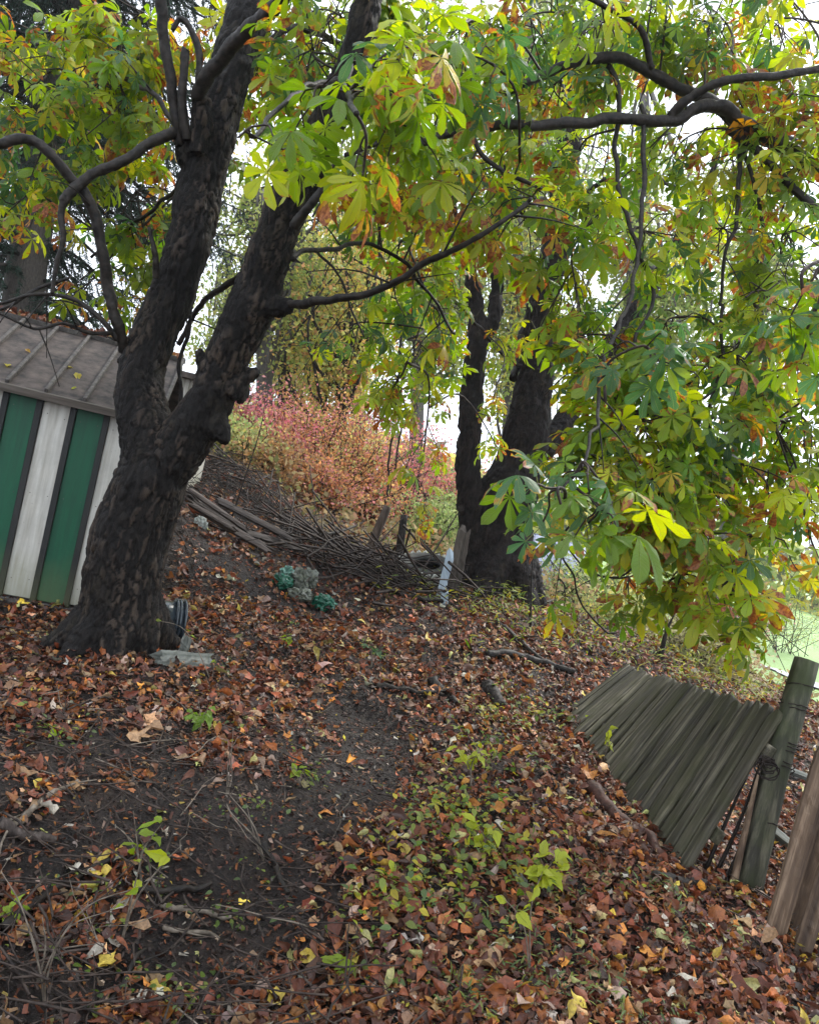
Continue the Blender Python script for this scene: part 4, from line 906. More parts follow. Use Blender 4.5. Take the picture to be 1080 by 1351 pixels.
# half-buried tractor tyre with chevron lugs
tyc = P(556, 778, 8.9); tyc[2] = gz(tyc[0], tyc[1]) + .13; tyre = thing('tractor_tyre', 'pale worn tractor tyre with chevron tread half buried under branches', 'tyre', tyc); bpy.context.view_layer.update()
TN_ = unit([-.12, -.30, .93]); tx = unit(np.cross([0, 1, .3], TN_)); ty = np.cross(TN_, tx); TR = np.stack([tx, ty, TN_], 1)
M_TYRE = m_plain('worn_rubber', (.34, .34, .30), .8, 22, .5); R0 = .27; V, q = lathe([(R0 - .12, -.1), (R0, -.12), (R0 + .03, -.1), (R0 + .04, 0), (R0 + .03, .1), (R0, .12), (R0 - .12, .1), (R0 - .10, .06), (R0 - .02, .05), (R0 - .02, -.05), (R0 - .1, -.06), (R0 - .12, -.1)], 48)
Geo().add(V @ TR.T + tyc, q).obj('carcass', m_plain('dark_rubber', (.035, .035, .03), .8, 22, .5), tyre)
lug = bev_box((-.02, -.002, -.075), (.02, .045, .075), .004); lug.materials.append(M_TYRE)
for k in range(26):
    for s in (-1, 1):
        a = (k + (.5 if s > 0 else 0)) * 2 * pi / 26; rad = np.array([math.cos(a), math.sin(a), 0]); tan = np.array([-math.sin(a), math.cos(a), 0]); ax_ = np.array([0, 0, 1.])
        lz = unit(ax_ * s + tan * .8); lx = unit(np.cross(rad, lz)); M3 = TR @ np.stack([lx, rad, lz], 1); o = tyc + TR @ (rad * (R0 + .015) + ax_ * s * .055)
        link('lug', lug, tyre, M=Matrix(np.vstack([M3.T, o]).T.tolist() + [[0, 0, 0, 1]]))
# tarpaulin-covered heap seen under the leaves beyond the old chestnut
tp = P(728, 740, 15); tp[2] = gz(tp[0], tp[1]); hp = thing('covered_heap', 'blue-grey tarpaulin roped over a low heap beyond the old chestnut', 'covered heap', tp); bpy.context.view_layer.update()
zt = max(.5, P(728, 712, 15)[2] - tp[2]); u = np.linspace(-1, 1, 26); v = np.linspace(0, 1, 14); UU, VV = np.meshgrid(u, v)
prof = 1 - .0 * UU; xw = .62 * UU * (1 + .12 * (1 - VV)); zz = zt * (1 - (1 - VV) ** 1.0) ; yy_ = -.5 + .9 * VV ** 2
cz = np.stack([xw, yy_, zz], -1).reshape(-1, 3); cz[:, 1] += .04 * fbm(cz * 6, 3, 5); cz[:, 2] += .03 * fbm(cz * 4, 3, 6)
ii = (np.arange(13)[:, None] * 26 + np.arange(25)[None]).ravel(); gg = Geo().add(cz + tp, np.stack([ii, ii + 1, ii + 27, ii + 26], 1))
bk = cz.copy(); bk[:, 1] = 1.4 - bk[:, 1]; gg.add(bk + tp, np.stack([ii, ii + 26, ii + 27, ii + 1], 1))
M_TARP = m_plain('tarpaulin', (.2, .23, .33), .5, 6, .35)
ob_ = gg.obj('tarpaulin', M_TARP, hp); sf = ob_.modifiers.new('s', 'SOLIDIFY'); sf.thickness = .02
g = Geo(); g.box((-.66, -.55, -.1), (.66, 1.5, .12), pos=tp); g.obj('base', M_SEAM, hp)
g = Geo(); g.tube(tp + np.array([[-.66, -.42, zt * .55], [0, -.44, zt * .5], [.66, -.4, zt * .44]]), .012, 5); g.obj('rope', M_PALE, hp)

# planks of the collapsed heap behind the near tree
M_OLD = m_wood('rotten_plank', [(.012, .009, .007), (.038, .028, .023), (.10, .08, .068)], 2, .85)
pk = [((245, 690, 8.0), (352, 762, 7.7)), ((262, 715, 7.8), (345, 770, 7.5)), ((240, 712, 8.0), (315, 752, 7.7)), ((275, 700, 8.1), (372, 748, 7.9)), ((238, 672, 8.2), (305, 712, 8.0)), ((300, 722, 7.7), (400, 742, 8.0)), ((236, 735, 7.6), (300, 742, 7.5))]
dsc = ['longest dark plank slanting out of the heap towards the bags', 'lowest dark plank slanting down just left of the bags', 'dark plank lying under the longest one behind the tree', 'plank along the upper edge of the heap above the bags', 'short upper plank of the heap close behind the trunk', 'nearly level plank running out behind the bags', 'low level plank beside the white scrap']
for k, (a, b) in enumerate(pk):
    p0, p1 = P(*a), P(*b)
    for p in (p0, p1): p[2] = gz(p[0], p[1]) + .06 + .045 * (k % 4)
    rough_board('plank', p0, p1, .055 + .03 * (k % 2), .035, M_OLD, None, 60 + k, face=(.1, -.5, .8), label=dsc[k], cat='plank', group='rotten planks behind the near tree')

# ---- sticks one can point at
def stick(pts, w0, w1, label, mat=None, side=3, lift=.012, name='fallen_branch', grp='fallen branches on the leaf litter', air=False):
    Q = np.array([G(*p[:2]) for p in pts]) if not air else pix_poly(pts); d = np.linalg.norm(Q[0] - EYEP)
    r0, r1 = w0 * .5 * d / F_PX, w1 * .5 * d / F_PX; n = max(10, len(pts) * 6); s = spline(Q, n)
    if not air: s[:, 2] = np.maximum(s[:, 2], height(s[:, 0], s[:, 1]) + r0 * .6 + lift)
    s += np.stack([fbm(s * 9 + 3, 2, 90 + k) for k in range(3)], 1) * .015
    n2 = n * 2; s = spline(s, n2); sg = 12 if w0 > 9 else 7; V_, q_, t_ = tube(s, np.linspace(r0, r1, n2) * (1 + .2 * fbm(s * 25, 2, 93)), sg); ii = np.minimum(np.arange(len(V_)) // sg, n2 - 1); V_ = s[ii] + (V_ - s[ii]) * (1 + .4 * fbm(V_ * 45, 3, 77) + .15 * vnoise(V_ * 120, 78))[:, None]; g = Geo(); g.add(V_, q_, t_); n = n2
    for k in range(side):
        i = rng.integers(n // 4, n - 2); dv = unit(unit(s[i + 1] - s[i]) + rng.normal(size=3) * .7); dv[2] = abs(dv[2]) * .5; L = rng.uniform(.08, .3) * (d / 4)
        g.tube(spline([s[i], s[i] + dv * L * .5 + rng.normal(size=3) * .01, s[i] + dv * L], 5), np.linspace(r0 * .45, r1 * .3, 5), 4)
    return g.obj(name, mat or M_BRANCH, None, label=label, cat='branch', group=grp)
M_PALET = m_twig('pale_twig', (.07, .055, .04), (.22, .18, .14), .7)
stick([(655, 828), (690, 855), (735, 893)], 8, 4, 'dark fallen branch left of the picket panel, slanting down to the right')
stick([(640, 868), (700, 876), (755, 892)], 12, 8, 'thick dark rotten log half sunk in leaves above the picket panel', side=0)
stick([(495, 912), (545, 918), (610, 930)], 8, 4, 'thin dark branch lying above the bare soil hollow')
stick([(570, 905), (600, 935)], 14, 7, 'short dark chunk of branch above the soil hollow', side=0)
stick([(640, 912), (660, 940)], 18, 12, 'short grey-black slab of wood left of the picket panel', side=0)
stick([(775, 1048), (820, 1090), (870, 1135)], 16, 10, 'long red-brown rotten pole along the foot of the picket panel', m_twig('rotten_pole', (.03, .014, .01), (.09, .04, .028)), side=0)
stick([(862, 1166), (910, 1170), (958, 1176)], 13, 8, 'black charred looking lath beside the foot of the round post', side=0)
stick([(0, 1105), (45, 1072), (100, 1038)], 10, 4, 'pale forked branch entering at the left edge', M_PALET, side=4)
stick([(-5, 1100), (40, 1112), (72, 1120)], 13, 9, 'thick grey log end at the left edge under the pale branch', M_OLD, side=0)
stick([(0, 1240), (60, 1190), (120, 1160), (170, 1150)], 12, 5, 'brown curved branch low at the left edge', side=3)
stick([(215, 1205), (260, 1210), (305, 1215)], 8, 5, 'pale level stick left of the soil path', M_PALET, side=0)
stick([(215, 1232), (250, 1244), (285, 1254)], 7, 4, 'second pale stick just below the level one', M_PALET, side=1)
stick([(172, 1180), (220, 1185), (275, 1178)], 11, 6, 'dark root-like stick above the pale level stick', side=1)
stick([(140, 1340), (165, 1300), (190, 1265)], 9, 4, 'dark stick near the lower left corner slanting up', side=1)
stick([(345, 1120), (362, 1160), (376, 1186)], 8, 5, 'thick black shoot pointing down beside the soil path', side=1)
stick([(700, 800), (760, 800), (830, 830)], 6, 3, 'thin dark bough curving along the ground right of the old chestnut', side=4)
stick([(600, 790), (560, 770), (480, 757), (420, 752)], 9, 4, 'long bough on top of the brush pile reaching left from the metal strips', side=5)
stick([(590, 800), (540, 792), (490, 770), (450, 745)], 8, 4, 'bough lying across the pale tyre', side=5)
stick([(420, 700), (480, 690), (540, 640)], 4, 2, 'thin arching dead bough before the red shrubs', side=4, air=False)
stick([(350, 700), (395, 690), (440, 668)], 5, 2, 'forked dead bough on the crest of the dark brush heap', side=4)
# thin upright stems
def stem(base, tips, w, label, mat=None, nl=0, tone='lime', name='sapling', lsize=.4):
    b = G(*base); t = thing(name, label, 'sapling', b, 'saplings and dry stems on the slope'); g = Geo(); d = np.linalg.norm(b - EYEP); ends = []
    for tip in tips:
        k = len(tip); pts = [b - [0, 0, .02]] + [P(p[0], p[1], b[1] + (p[2] if len(p) > 2 else 0)) for p in tip]
        s = spline(pts, 14); g.tube(s, np.linspace(w * .5 * d / F_PX, .0011, 14), 5); ends.append(s)
    g.obj('stem', mat or M_PALET, t)
    for k in range(nl):
        s = ends[k % len(ends)]; i = rng.integers(7, 14); n_ = simple_leaf(k % 4, tone); y = unit(rng.normal(size=3) * [1, 1, .4] + [0, 0, -.15]); z = unit(np.array([0, -.3, 1]) + rng.normal(size=3) * .5); z = unit(z - y * (z @ y)); x = np.cross(y, z)
        M = Matrix(np.vstack([np.stack([x, y, z], 1).T * lsize * rng.uniform(.5, 1.0), s[i]]).T.tolist() + [[0, 0, 0, 1]]); link('leaf', n_, t, M=M)
    return t
SL = {}
def simple_leaf(k, tone):
    if (k, tone) not in SL:
        r = np.random.default_rng(300 + k); rows = 8; V = []; U = []
        for i in range(rows):
            tt = i / (rows - 1); w = math.sin(pi * tt ** .75) * .27 * (1 + .1 * math.sin(i * 2.6)) + .004
            for u in (-1, -.5, 0, .5, 1): V.append((u * w * .2, tt * .2 + .02, (abs(u) * w * .07) - .05 * tt * tt + .01 * math.sin(tt * 9 + u))); U.append((u, tt))
        q = [(i*5+j, i*5+j+1, i*5+j+6, i*5+j+5) for i in range(rows - 1) for j in range(4)]; c, s = TONES[tone]
        SL[(k, tone)] = Geo().add(V, q, None, (*[x * .9 for x in c], s * .5), U).mesh('leaf', M_WEED)
    return SL[(k, tone)]
stem((188, 1170), [[(182, 1120), (176, 1070)], [(186, 1130), (200, 1105), (215, 1085)], [(180, 1120), (160, 1095)]], 3, 'thin sapling with a few bright green leaves low at the left', None, 8, 'bright', lsize=.42)
stem((160, 1245), [[(175, 1180), (190, 1120)], [(178, 1190), (215, 1140), (240, 1115)]], 3, 'bare stem with one pale ragged leaf left of the soil path', None, 4, 'lime', lsize=.4)
stem((350, 1140), [[(335, 1090), (300, 1045)], [(335, 1100), (325, 1060)], [(340, 1110), (312, 1080), (296, 1062)]], 3, 'dry leafless twiggy stem above the black shoot', None)
stem((300, 1050), [[(304, 1010), (308, 960)], [(302, 1000), (312, 975)], [(306, 1020), (300, 975)]], 2.4, 'dry pale tuft of upright stems in bare soil', None)
stem((50, 1300), [[(60, 1250), (56, 1210)], [(50, 1260), (35, 1215)]], 3, 'pair of pale dry stems at the lower left', None)
stem((700, 1290), [[(700, 1200), (715, 1150)], [(690, 1220), (660, 1180)]], 2.4, 'sapling with lime yellow leaves lowest at the centre right', None, 6, 'lime', lsize=.4)
stem((718, 1185), [[(722, 1150), (738, 1120)], [(722, 1160), (710, 1125)], [(720, 1160), (752, 1140)], [(716, 1165), (695, 1150)]], 2.5, 'brightest lime yellow seedling in front of the picket panel', None, 26, 'lime', lsize=.46)
stem((640, 1140), [[(640, 1110), (655, 1090)], [(636, 1115), (618, 1095)], [(640, 1110), (628, 1085)]], 2.5, 'green and yellow seedling left of the brightest one', None, 14, 'lime', lsize=.4)
stem((622, 1045), [[(622, 1010), (632, 990)], [(620, 1015), (604, 985)]], 2.5, 'lime leaved seedling right of the soil hollow', None, 13, 'lime', lsize=.42)
stem((795, 1010), [[(800, 985), (802, 962)], [(800, 990), (815, 970)]], 2, 'little green seedling standing before the picket panel', None, 9, 'lime', lsize=.34)
stem((265, 975), [[(265, 950), (262, 925)], [(266, 950), (278, 930)], [(264, 955), (250, 935)]], 2.5, 'light green herb right below the grey plank', None, 16, 'green', lsize=.42)
stem((450, 1295), [[(450, 1275), (458, 1262)], [(448, 1280), (440, 1265)]], 3, 'low round leaved green plant at the bottom centre', None, 9, 'bright', lsize=.3)
stem((15, 1225), [[(15, 1205), (20, 1190)], [(12, 1210), (5, 1195)], [(20, 1210), (30, 1195)]], 3, 'cluster of green oval leaves at the lower left edge', None, 14, 'bright', lsize=.22)
stem((395, 1040), [[(392, 1020), (388, 1010)], [(396, 1025), (402, 1012)]], 3, 'pale green sprout on the tuft beside the soil path', None, 10, 'bright', lsize=.26)
stem((490, 880), [[(490, 862), (484, 850)], [(492, 866), (505, 855)]], 2.5, 'blue-green sprout in the leaves below the brush pile', None, 12, 'blue', lsize=.36)
stem((380, 860), [[(380, 846), (378, 835)], [(382, 848), (388, 838)]], 2.5, 'green sprout below the plastic bags', None, 9, 'bright', lsize=.36)
stem((75, 985), [[(72, 970), (66, 955)], [(76, 970), (84, 958)]], 2.5, 'small green tuft at the left in bare soil', None, 9, 'bright', lsize=.24)
stem((60, 1330), [[(55, 1290), (30, 1200), (2, 1150)], [(60, 1280), (110, 1200), (185, 1170)], [(62, 1290), (90, 1225), (150, 1200)]], 3, 'tangle of long pale bramble stems at the lower left', None, 3, 'bright', lsize=.2)
stem((280, 900), [[(262, 860), (240, 828), (205, 818)], [(282, 880), (288, 855)]], 1.8, 'thin pale bramble arching before the short grey plank', None, 5, 'bright', lsize=.2)
stem((700, 830), [[(700, 790), (702, 740), (706, 700)]], 4, 'slender dark sapling stem right of the old chestnut', M_BRANCH)
stem((300, 700), [[(320, 640), (345, 560), (352, 500)]], 3, 'thin bare sapling rising from the dark brush heap', M_BRANCH)
stem((870, 870), [[(880, 830), (895, 800)]], 8, 'thick broken stem just beyond the picket panel', M_BRANCH)

# ================================================================== leaf litter
def frag_templates():
    out = []
    for s in range(5):                                   # curled chestnut leaflets
        V, q, U = leaflet(1, .24 + .05 * (s % 3), 0, .1, .5 + .3 * (s % 2), 0, 400 + s, 6); V = V - [0, .5, 0]; r = np.random.default_rng(s)
        k = r.uniform(.6, 2.2); V[:, 2] += k * .35 * V[:, 1] ** 2 + .08 * np.sin(V[:, 1] * 9 + s); a = V[:, 0] * 3.2 * r.uniform(.4, 1.5); V[:, 2] += .1 * a * a; V[:, 0] *= .9
        out.append((V, q, np.zeros((0, 3), int), U))
    for s in range(5):                                   # lobed leaves, curled
        r = np.random.default_rng(40 + s); n = 15; ang = np.linspace(0, 2 * pi, n, False) + r.normal(size=n) * .06; lob = np.where(np.arange(n) % 3 == 0, .52, np.where(np.arange(n) % 3 == 1, .40, .36)) * r.uniform(.8, 1.15, n)
        V = [(0, 0, 0)] + [(lob[k] * math.cos(ang[k]) * .5, lob[k] * math.sin(ang[k]) * .5, 0) for k in range(n)] + [(lob[k] * math.cos(ang[k]), lob[k] * math.sin(ang[k]), 0) for k in range(n)]
        V = np.array(V); V[:, 2] = r.uniform(.2, 1.3) * V[:, 0] ** 2 + r.uniform(-.6, .9) * V[:, 1] ** 2 + .06 * np.sin(V[:, 0] * 14 + s) + .07 * np.cos(V[:, 1] * 11)
        t = [(0, 1 + k, 1 + (k + 1) % n) for k in range(n)]; q = [(1 + k, 1 + n + k, 1 + n + (k + 1) % n, 1 + (k + 1) % n) for k in range(n)]
        out.append((V, np.array(q), np.array(t), V[:, :2] * 2))
    return out
FR = frag_templates()
LC = np.array([(.21, .055, .02), (.12, .034, .017), (.31, .10, .028), (.34, .20, .10), (.055, .022, .014), (.36, .24, .18), (.42, .16, .025), (.50, .36, .05), (.40, .36, .13), (.46, .41, .33)])
LP = np.array([.23, .18, .16, .11, .16, .04, .07, .018, .018, .022]); LP /= LP.sum()
def litter_keep(x, y):
    q = np.stack([x, y, x * 0], 1); n = fbm(q * 1.3, 3, 200) + .8 * fbm(q * 4.5, 2, 205)
    bare = np.exp(-(path_d(x, y) / (.27 + .15 * n)) ** 2)
    left = np.clip((.1 - x) / .6, 0, 1) * np.clip((3.9 - y) / .8, 0, 1)         # the trodden soil at lower left
    return np.clip(1.0 - 1.15 * bare - left * (.31 - n * 1.6) + .95 * n - .16, .03, 1) * np.clip(1.25 - (y - 8) * .12, .12, 1)
def scatter(n, ymin=1.2, ymax=13, pw=1.7):
    y = ymin + (ymax - ymin) * rng.random(n) ** pw; x = rng.uniform(-1, 1, n) * (.85 * y + .9) + .05 * y
    return x, y
x, y = scatter(190000); k = rng.random(len(x)) < litter_keep(x, y); x, y = x[k], y[k]
inshed = (((x - A0[0]) * WX[0] + (y - A0[1]) * WX[1]) < .6) & (((x - A0[0]) * WY[0] + (y - A0[1]) * WY[1]) > 0.02) & (((x - A0[0]) * WY[0] + (y - A0[1]) * WY[1]) < 2.1)
x, y = x[~inshed], y[~inshed]; n = len(x)
z = height(x, y); e = .03; nx_ = (height(x - e, y) - height(x + e, y)) / (2 * e); ny_ = (height(x, y - e) - height(x, y + e)) / (2 * e)
N = unit(np.stack([nx_, ny_, np.ones(n)], 1) + rng.normal(size=(n, 3)) * [.6, .6, .1]); N *= np.where(rng.random(n) < .35, -1, 1)[:, None]
a = rng.uniform(0, 2 * pi, n); yv = np.stack([np.cos(a), np.sin(a), 0 * a], 1); yv = unit(yv - N * (yv * N).sum(1)[:, None]); xv = np.cross(yv, N)
FM = np.stack([xv, yv, N], 2); fs = (.016 + .046 * rng.random(n) ** 1.7) * np.where(rng.random(n) < .08, 1.45, 1) * (1 + np.clip((y - 4) * .06, 0, .5)); pos = np.stack([x, y, z + .004 + rng.random(n) ** 2 * .03 + .02 * (fs / .1)], 1)
fc = LC[rng.choice(len(LC), n, p=LP)] * np.exp(rng.normal(size=(n, 1)) * .42 - .08) * rng.uniform(.9, 1.1, (n, 3)); tid = np.where(rng.random(n) < .68, rng.integers(0, 5, n), rng.integers(5, 10, n)); fs *= np.where(tid < 5, 1.4, .85)
pj = proj(pos); vis = (pj[:, 0] > 0) & (pj[:, 0] < 1080) & (pj[:, 1] > 300) & (pj[:, 1] < 1351); big = np.where(vis, fs / pj[:, 2], 0); order = np.argsort(-big); pi_ = order[:300]; mk = np.ones(n, bool); mk[pi_] = False
fr_mesh = {}
for i in pi_:
    ci = int(np.argmin(((LC - fc[i]) ** 2).sum(1))); kk = (int(tid[i]), ci)
    if kk not in fr_mesh: V, q, t, U = FR[kk[0]]; fr_mesh[kk] = Geo().add(V, q, t, (*LC[ci], 0), U).mesh('fallen_leaf', M_LITTER)
    link('fallen_leaf', fr_mesh[kk], ground, M=Matrix.Translation(pos[i]) @ Matrix((FM[i] * fs[i]).tolist()).to_4x4())
g = Geo()
for kk, (V, q, t, U) in enumerate(FR):
    ii = np.where(mk & (tid == kk))[0]; c = np.concatenate([fc[ii], np.zeros((len(ii), 1))], 1); g.many(V, q, t, FM[ii] * fs[ii][:, None, None], pos[ii], c, U)
g.obj('leaf_litter', M_LITTER, None, label='red-brown fallen leaves covering the slope', cat='fallen leaves', kind='stuff')
# shreds and crumbs between the leaves
x, y = scatter(150000, 1.2, 9, 1.6); kp = rng.random(len(x)) < np.clip(litter_keep(x, y) + .42, 0, 1); x, y = x[kp], y[kp]; n = len(x); z = height(x, y)
TV = np.array([[-.5, -.18, 0], [.5, -.14, .1], [.45, .2, .02], [-.4, .16, .14]]); TQ = np.array([[0, 1, 2, 3]])
M3 = rfs(n); fl = rng.random(n) < .7; yaw = rng.uniform(0, 2 * pi, n); Rz = np.zeros((n, 3, 3)); Rz[:, 0, 0] = np.cos(yaw); Rz[:, 0, 1] = -np.sin(yaw); Rz[:, 1, 0] = np.sin(yaw); Rz[:, 1, 1] = np.cos(yaw); Rz[:, 2, 2] = 1; Rz += rng.normal(size=(n, 3, 3)) * .22; M3[fl] = Rz[fl]
sz = rng.uniform(.008, .034, n)[:, None, None]; cc = LC[rng.choice(len(LC), n, p=LP)] * rng.uniform(.5, 1.1, (n, 1)) * .85; dk = rng.random(n) < .3; cc[dk] = np.array([.035, .022, .016]) * rng.uniform(.6, 1.5, (dk.sum(), 1))
Geo().many(TV, TQ, None, M3 * sz, np.stack([x, y, z + .004 + .014 * rng.random(n)], 1), np.concatenate([cc, np.zeros((n, 1))], 1), np.zeros((4, 2))).obj('leaf_crumbs', M_LITTER, None, label='shredded leaf crumbs and bark bits in dark soil', cat='debris', kind='stuff')

# clods of dark soil where the ground is bare
x, y = scatter(70000, 1.2, 7, 1.4); bare_ = 1 - litter_keep(x, y); kp = rng.random(len(x)) < np.clip(bare_ * 1.1, .05, 1) ; x, y = x[kp], y[kp]; n = len(x)
OV = np.array([[1, 0, 0], [-1, .1, 0], [0, 1, .1], [.1, -1, 0], [0, 0, .8], [.1, 0, -.8]]); OT = np.array([[0, 2, 4], [2, 1, 4], [1, 3, 4], [3, 0, 4], [2, 0, 5], [1, 2, 5], [3, 1, 5], [0, 3, 5]])
sz = (.0025 + .011 * rng.random(n) ** 3)[:, None, None]; cc = np.array([.022, .015, .012]) * rng.uniform(.5, 1.8, (n, 1))
Geo().many(OV, None, OT, rfs(n) * sz * rng.uniform(.6, 1.3, (n, 1, 3)), np.stack([x, y, height(x, y) + .002], 1), np.concatenate([cc, np.ones((n, 1))], 1), np.zeros((6, 2))).obj('soil_clods', M_TWIG, None, smooth=False, label='crumbs of dark wet soil on the trodden path', cat='soil', kind='stuff')

# ---- twigs: loose ones on the soil, and the dark brush heap behind
def twig_field(n, fx, name, label, mat, lmin, lmax, rmin, rmax, lift=.0, droop=None, seg=4, cat='twigs', tint=None):
    g = Geo()
    for _ in range(n):
        bx, by_, lz = fx(); L = rng.uniform(lmin, lmax); a = rng.uniform(0, 2 * pi) if droop is None else rng.normal() * .7 + droop
        d = np.array([math.cos(a), math.sin(a), 0]); p = np.array([bx, by_, 0]); k = 5; s = p + d * (np.linspace(-.5, .5, k) * L)[:, None] + np.cumsum(rng.normal(size=(k, 3)) * .035 * L, 0) * [1, 1, .5]
        s[:, 2] += base_h(s[:, 0], s[:, 1]) + lz * 1 + .02; s[:, 2] += np.linspace(-.5, .5, k) * rng.normal() * L * (.12 if lz < .06 else .4)
        s[:, 2] = np.maximum(s[:, 2], (base_h(s[:, 0], s[:, 1]) if lz > .06 else height(s[:, 0], s[:, 1])) + .008)
        r = rng.uniform(rmin, rmax); g.tube(s, np.linspace(r, r * .45, k), seg, cap=False)
    return g.obj(name, mat, None, label=label, cat=cat, kind='stuff')
def near_left():
    while True:
        y = 1.4 + 3.4 * rng.random() ** 1.3; x = -rng.random() ** .8 * (.6 * y + .3) + .25
        if path_d(np.array([x]), np.array([y]))[0] > .12 or rng.random() < .3: return x, y, 0
twig_field(430, near_left, 'loose_twigs', 'small broken twigs lying on the dark soil', M_TWIG, .06, .38, .0018, .006)
twig_field(80, near_left, 'pale_twigs', 'pale dry twigs on the dark soil', M_PALET, .08, .42, .0015, .0045)
def anyw():
    y = 2 + 8 * rng.random() ** 1.4; return rng.uniform(-.45, .62) * y, y, 0
twig_field(800, anyw, 'scattered_twigs', 'thin twigs scattered in the leaf litter', M_TWIG, .06, .4, .0015, .005)
hp_c = [P(300, 668, 9.2), P(360, 700, 9.0), P(420, 730, 8.8), P(260, 640, 9.6), P(250, 700, 8.6)]
def heap():
    c = hp_c[rng.integers(5)]; return c[0] + rng.normal() * .55, c[1] + rng.normal() * .55, abs(rng.normal()) * .07
twig_field(1300, heap, 'brush_heap', 'dark heap of dead twigs on the bank behind the near tree', M_BRANCH, .10, .45, .0015, .0045, cat='brush')
twig_field(150, heap, 'dead_boughs', 'longer dead boughs lying in the dark brush heap', M_TWIG, .4, 1.3, .004, .012, droop=-.5, cat='brush')
pp = [P(440, 770, 8.3), P(490, 785, 8.2), P(545, 785, 8.4), P(470, 755, 9), P(560, 760, 9)]
def heap2():
    c = pp[rng.integers(5)]; return c[0] + rng.normal() * .32, c[1] + rng.normal() * .35, abs(rng.normal()) * .1
twig_field(190, heap2, 'brush_pile', 'brown brush pile in front of the two leaning stakes', M_TWIG, .4, 1.5, .006, .017, droop=-.15, cat='brush')

TONES['sage'] = ((.10, .15, .05), .2); TONES['olive'] = ((.19, .23, .04), .35)
# ---- low weeds: stuff
def weeds(n, fx, name, label, tones, s0, s1, tall=.06, k4=5, mat=None, kind_leaf=True):
    V, q, U = [], [], []; g = Geo(); xs, ys = fx(n); zs = height(xs, ys); m = k4; N_ = len(xs) * m
    X_ = np.repeat(xs, m) + rng.normal(size=N_) * .03 * (1 + tall * 4); Y_ = np.repeat(ys, m) + rng.normal(size=N_) * .03 * (1 + tall * 4); Z_ = np.repeat(zs, m) + rng.random(N_) * tall + .008
    a = rng.uniform(0, 2 * pi, N_); y_ = unit(np.stack([np.cos(a), np.sin(a), rng.normal(size=N_) * .45], 1)); z_ = unit(np.stack([rng.normal(size=N_) * .4, rng.normal(size=N_) * .4 - .15, np.ones(N_)], 1)); z_ = unit(z_ - y_ * (y_ * z_).sum(1)[:, None]); x_ = np.cross(y_, z_)
    M = np.stack([x_, y_, z_], 2) * rng.uniform(s0, s1, N_)[:, None, None]
    rows = 5; LV = []; LU = []
    for i in range(rows):
        t = i / (rows - 1); w = math.sin(pi * t ** .8) * (.3 if kind_leaf else .09) + .01
        for u in (-1, 0, 1): LV.append((u * w, t, abs(u) * w * .3 - .25 * t * t)); LU.append((u, t))
    LQ = [(i*3+j, i*3+j+1, i*3+j+4, i*3+j+3) for i in range(rows - 1) for j in range(2)]
    c = np.array([[*TONES[t][0], TONES[t][1] * .5] for t in rng.choice(tones, N_)]); c[:, :3] *= rng.uniform(.6, 1.2, (N_, 1)) * .9
    g.many(np.array(LV), np.array(LQ), None, M, np.stack([X_, Y_, Z_], 1), c, np.array(LU)); return g.obj(name, mat or M_WEED, None, label=label, cat='weeds', kind='stuff')
def band(cs, sp):
    def f(n):
        c = np.array([G(*p)[:2] for p in cs]); i = rng.integers(0, len(c), n); s = np.array(sp)[i] if isinstance(sp, list) else sp
        return c[i, 0] + rng.normal(size=n) * s, c[i, 1] + rng.normal(size=n) * s
    return f
weeds(230, band([(640, 1000), (660, 960), (690, 940), (640, 1060), (610, 1120), (660, 1150), (590, 1090), (580, 1160), (560, 1200)], .16), 'low_weeds', 'yellow-green weeds growing between the soil path and the picket panel', ['lime', 'green', 'sage', 'olive', 'olive', 'gold'], .015, .05, .11)
weeds(90, band([(650, 1240), (700, 1230), (620, 1320), (680, 1300), (800, 1330), (570, 1180), (900, 1220), (750, 1160)], .10), 'fine_weeds', 'fine feathery green weeds near the bottom of the slope', ['sage', 'sage', 'olive'], .015, .045, .05, 12, None, False)
weeds(90, band([(260, 950), (290, 880), (300, 1060), (150, 1190), (80, 960), (400, 1020), (320, 1190), (470, 1280), (40, 1250), (230, 1330), (380, 830), (500, 860)], .09), 'scattered_sprouts', 'small green sprouts dotted over the dark soil', ['green', 'sage', 'olive'], .010, .034, .05, 6)
weeds(420, band([(690, 800), (620, 800), (720, 830), (860, 870), (900, 890), (800, 850), (560, 740), (650, 820), (940, 900), (980, 905)], .45), 'rank_grass', 'dry rank grass and herbs round the foot of the old chestnut', ['lime', 'gold', 'bright', 'pale' if 0 else 'green'], .03, .10, .22, 7, None, False)

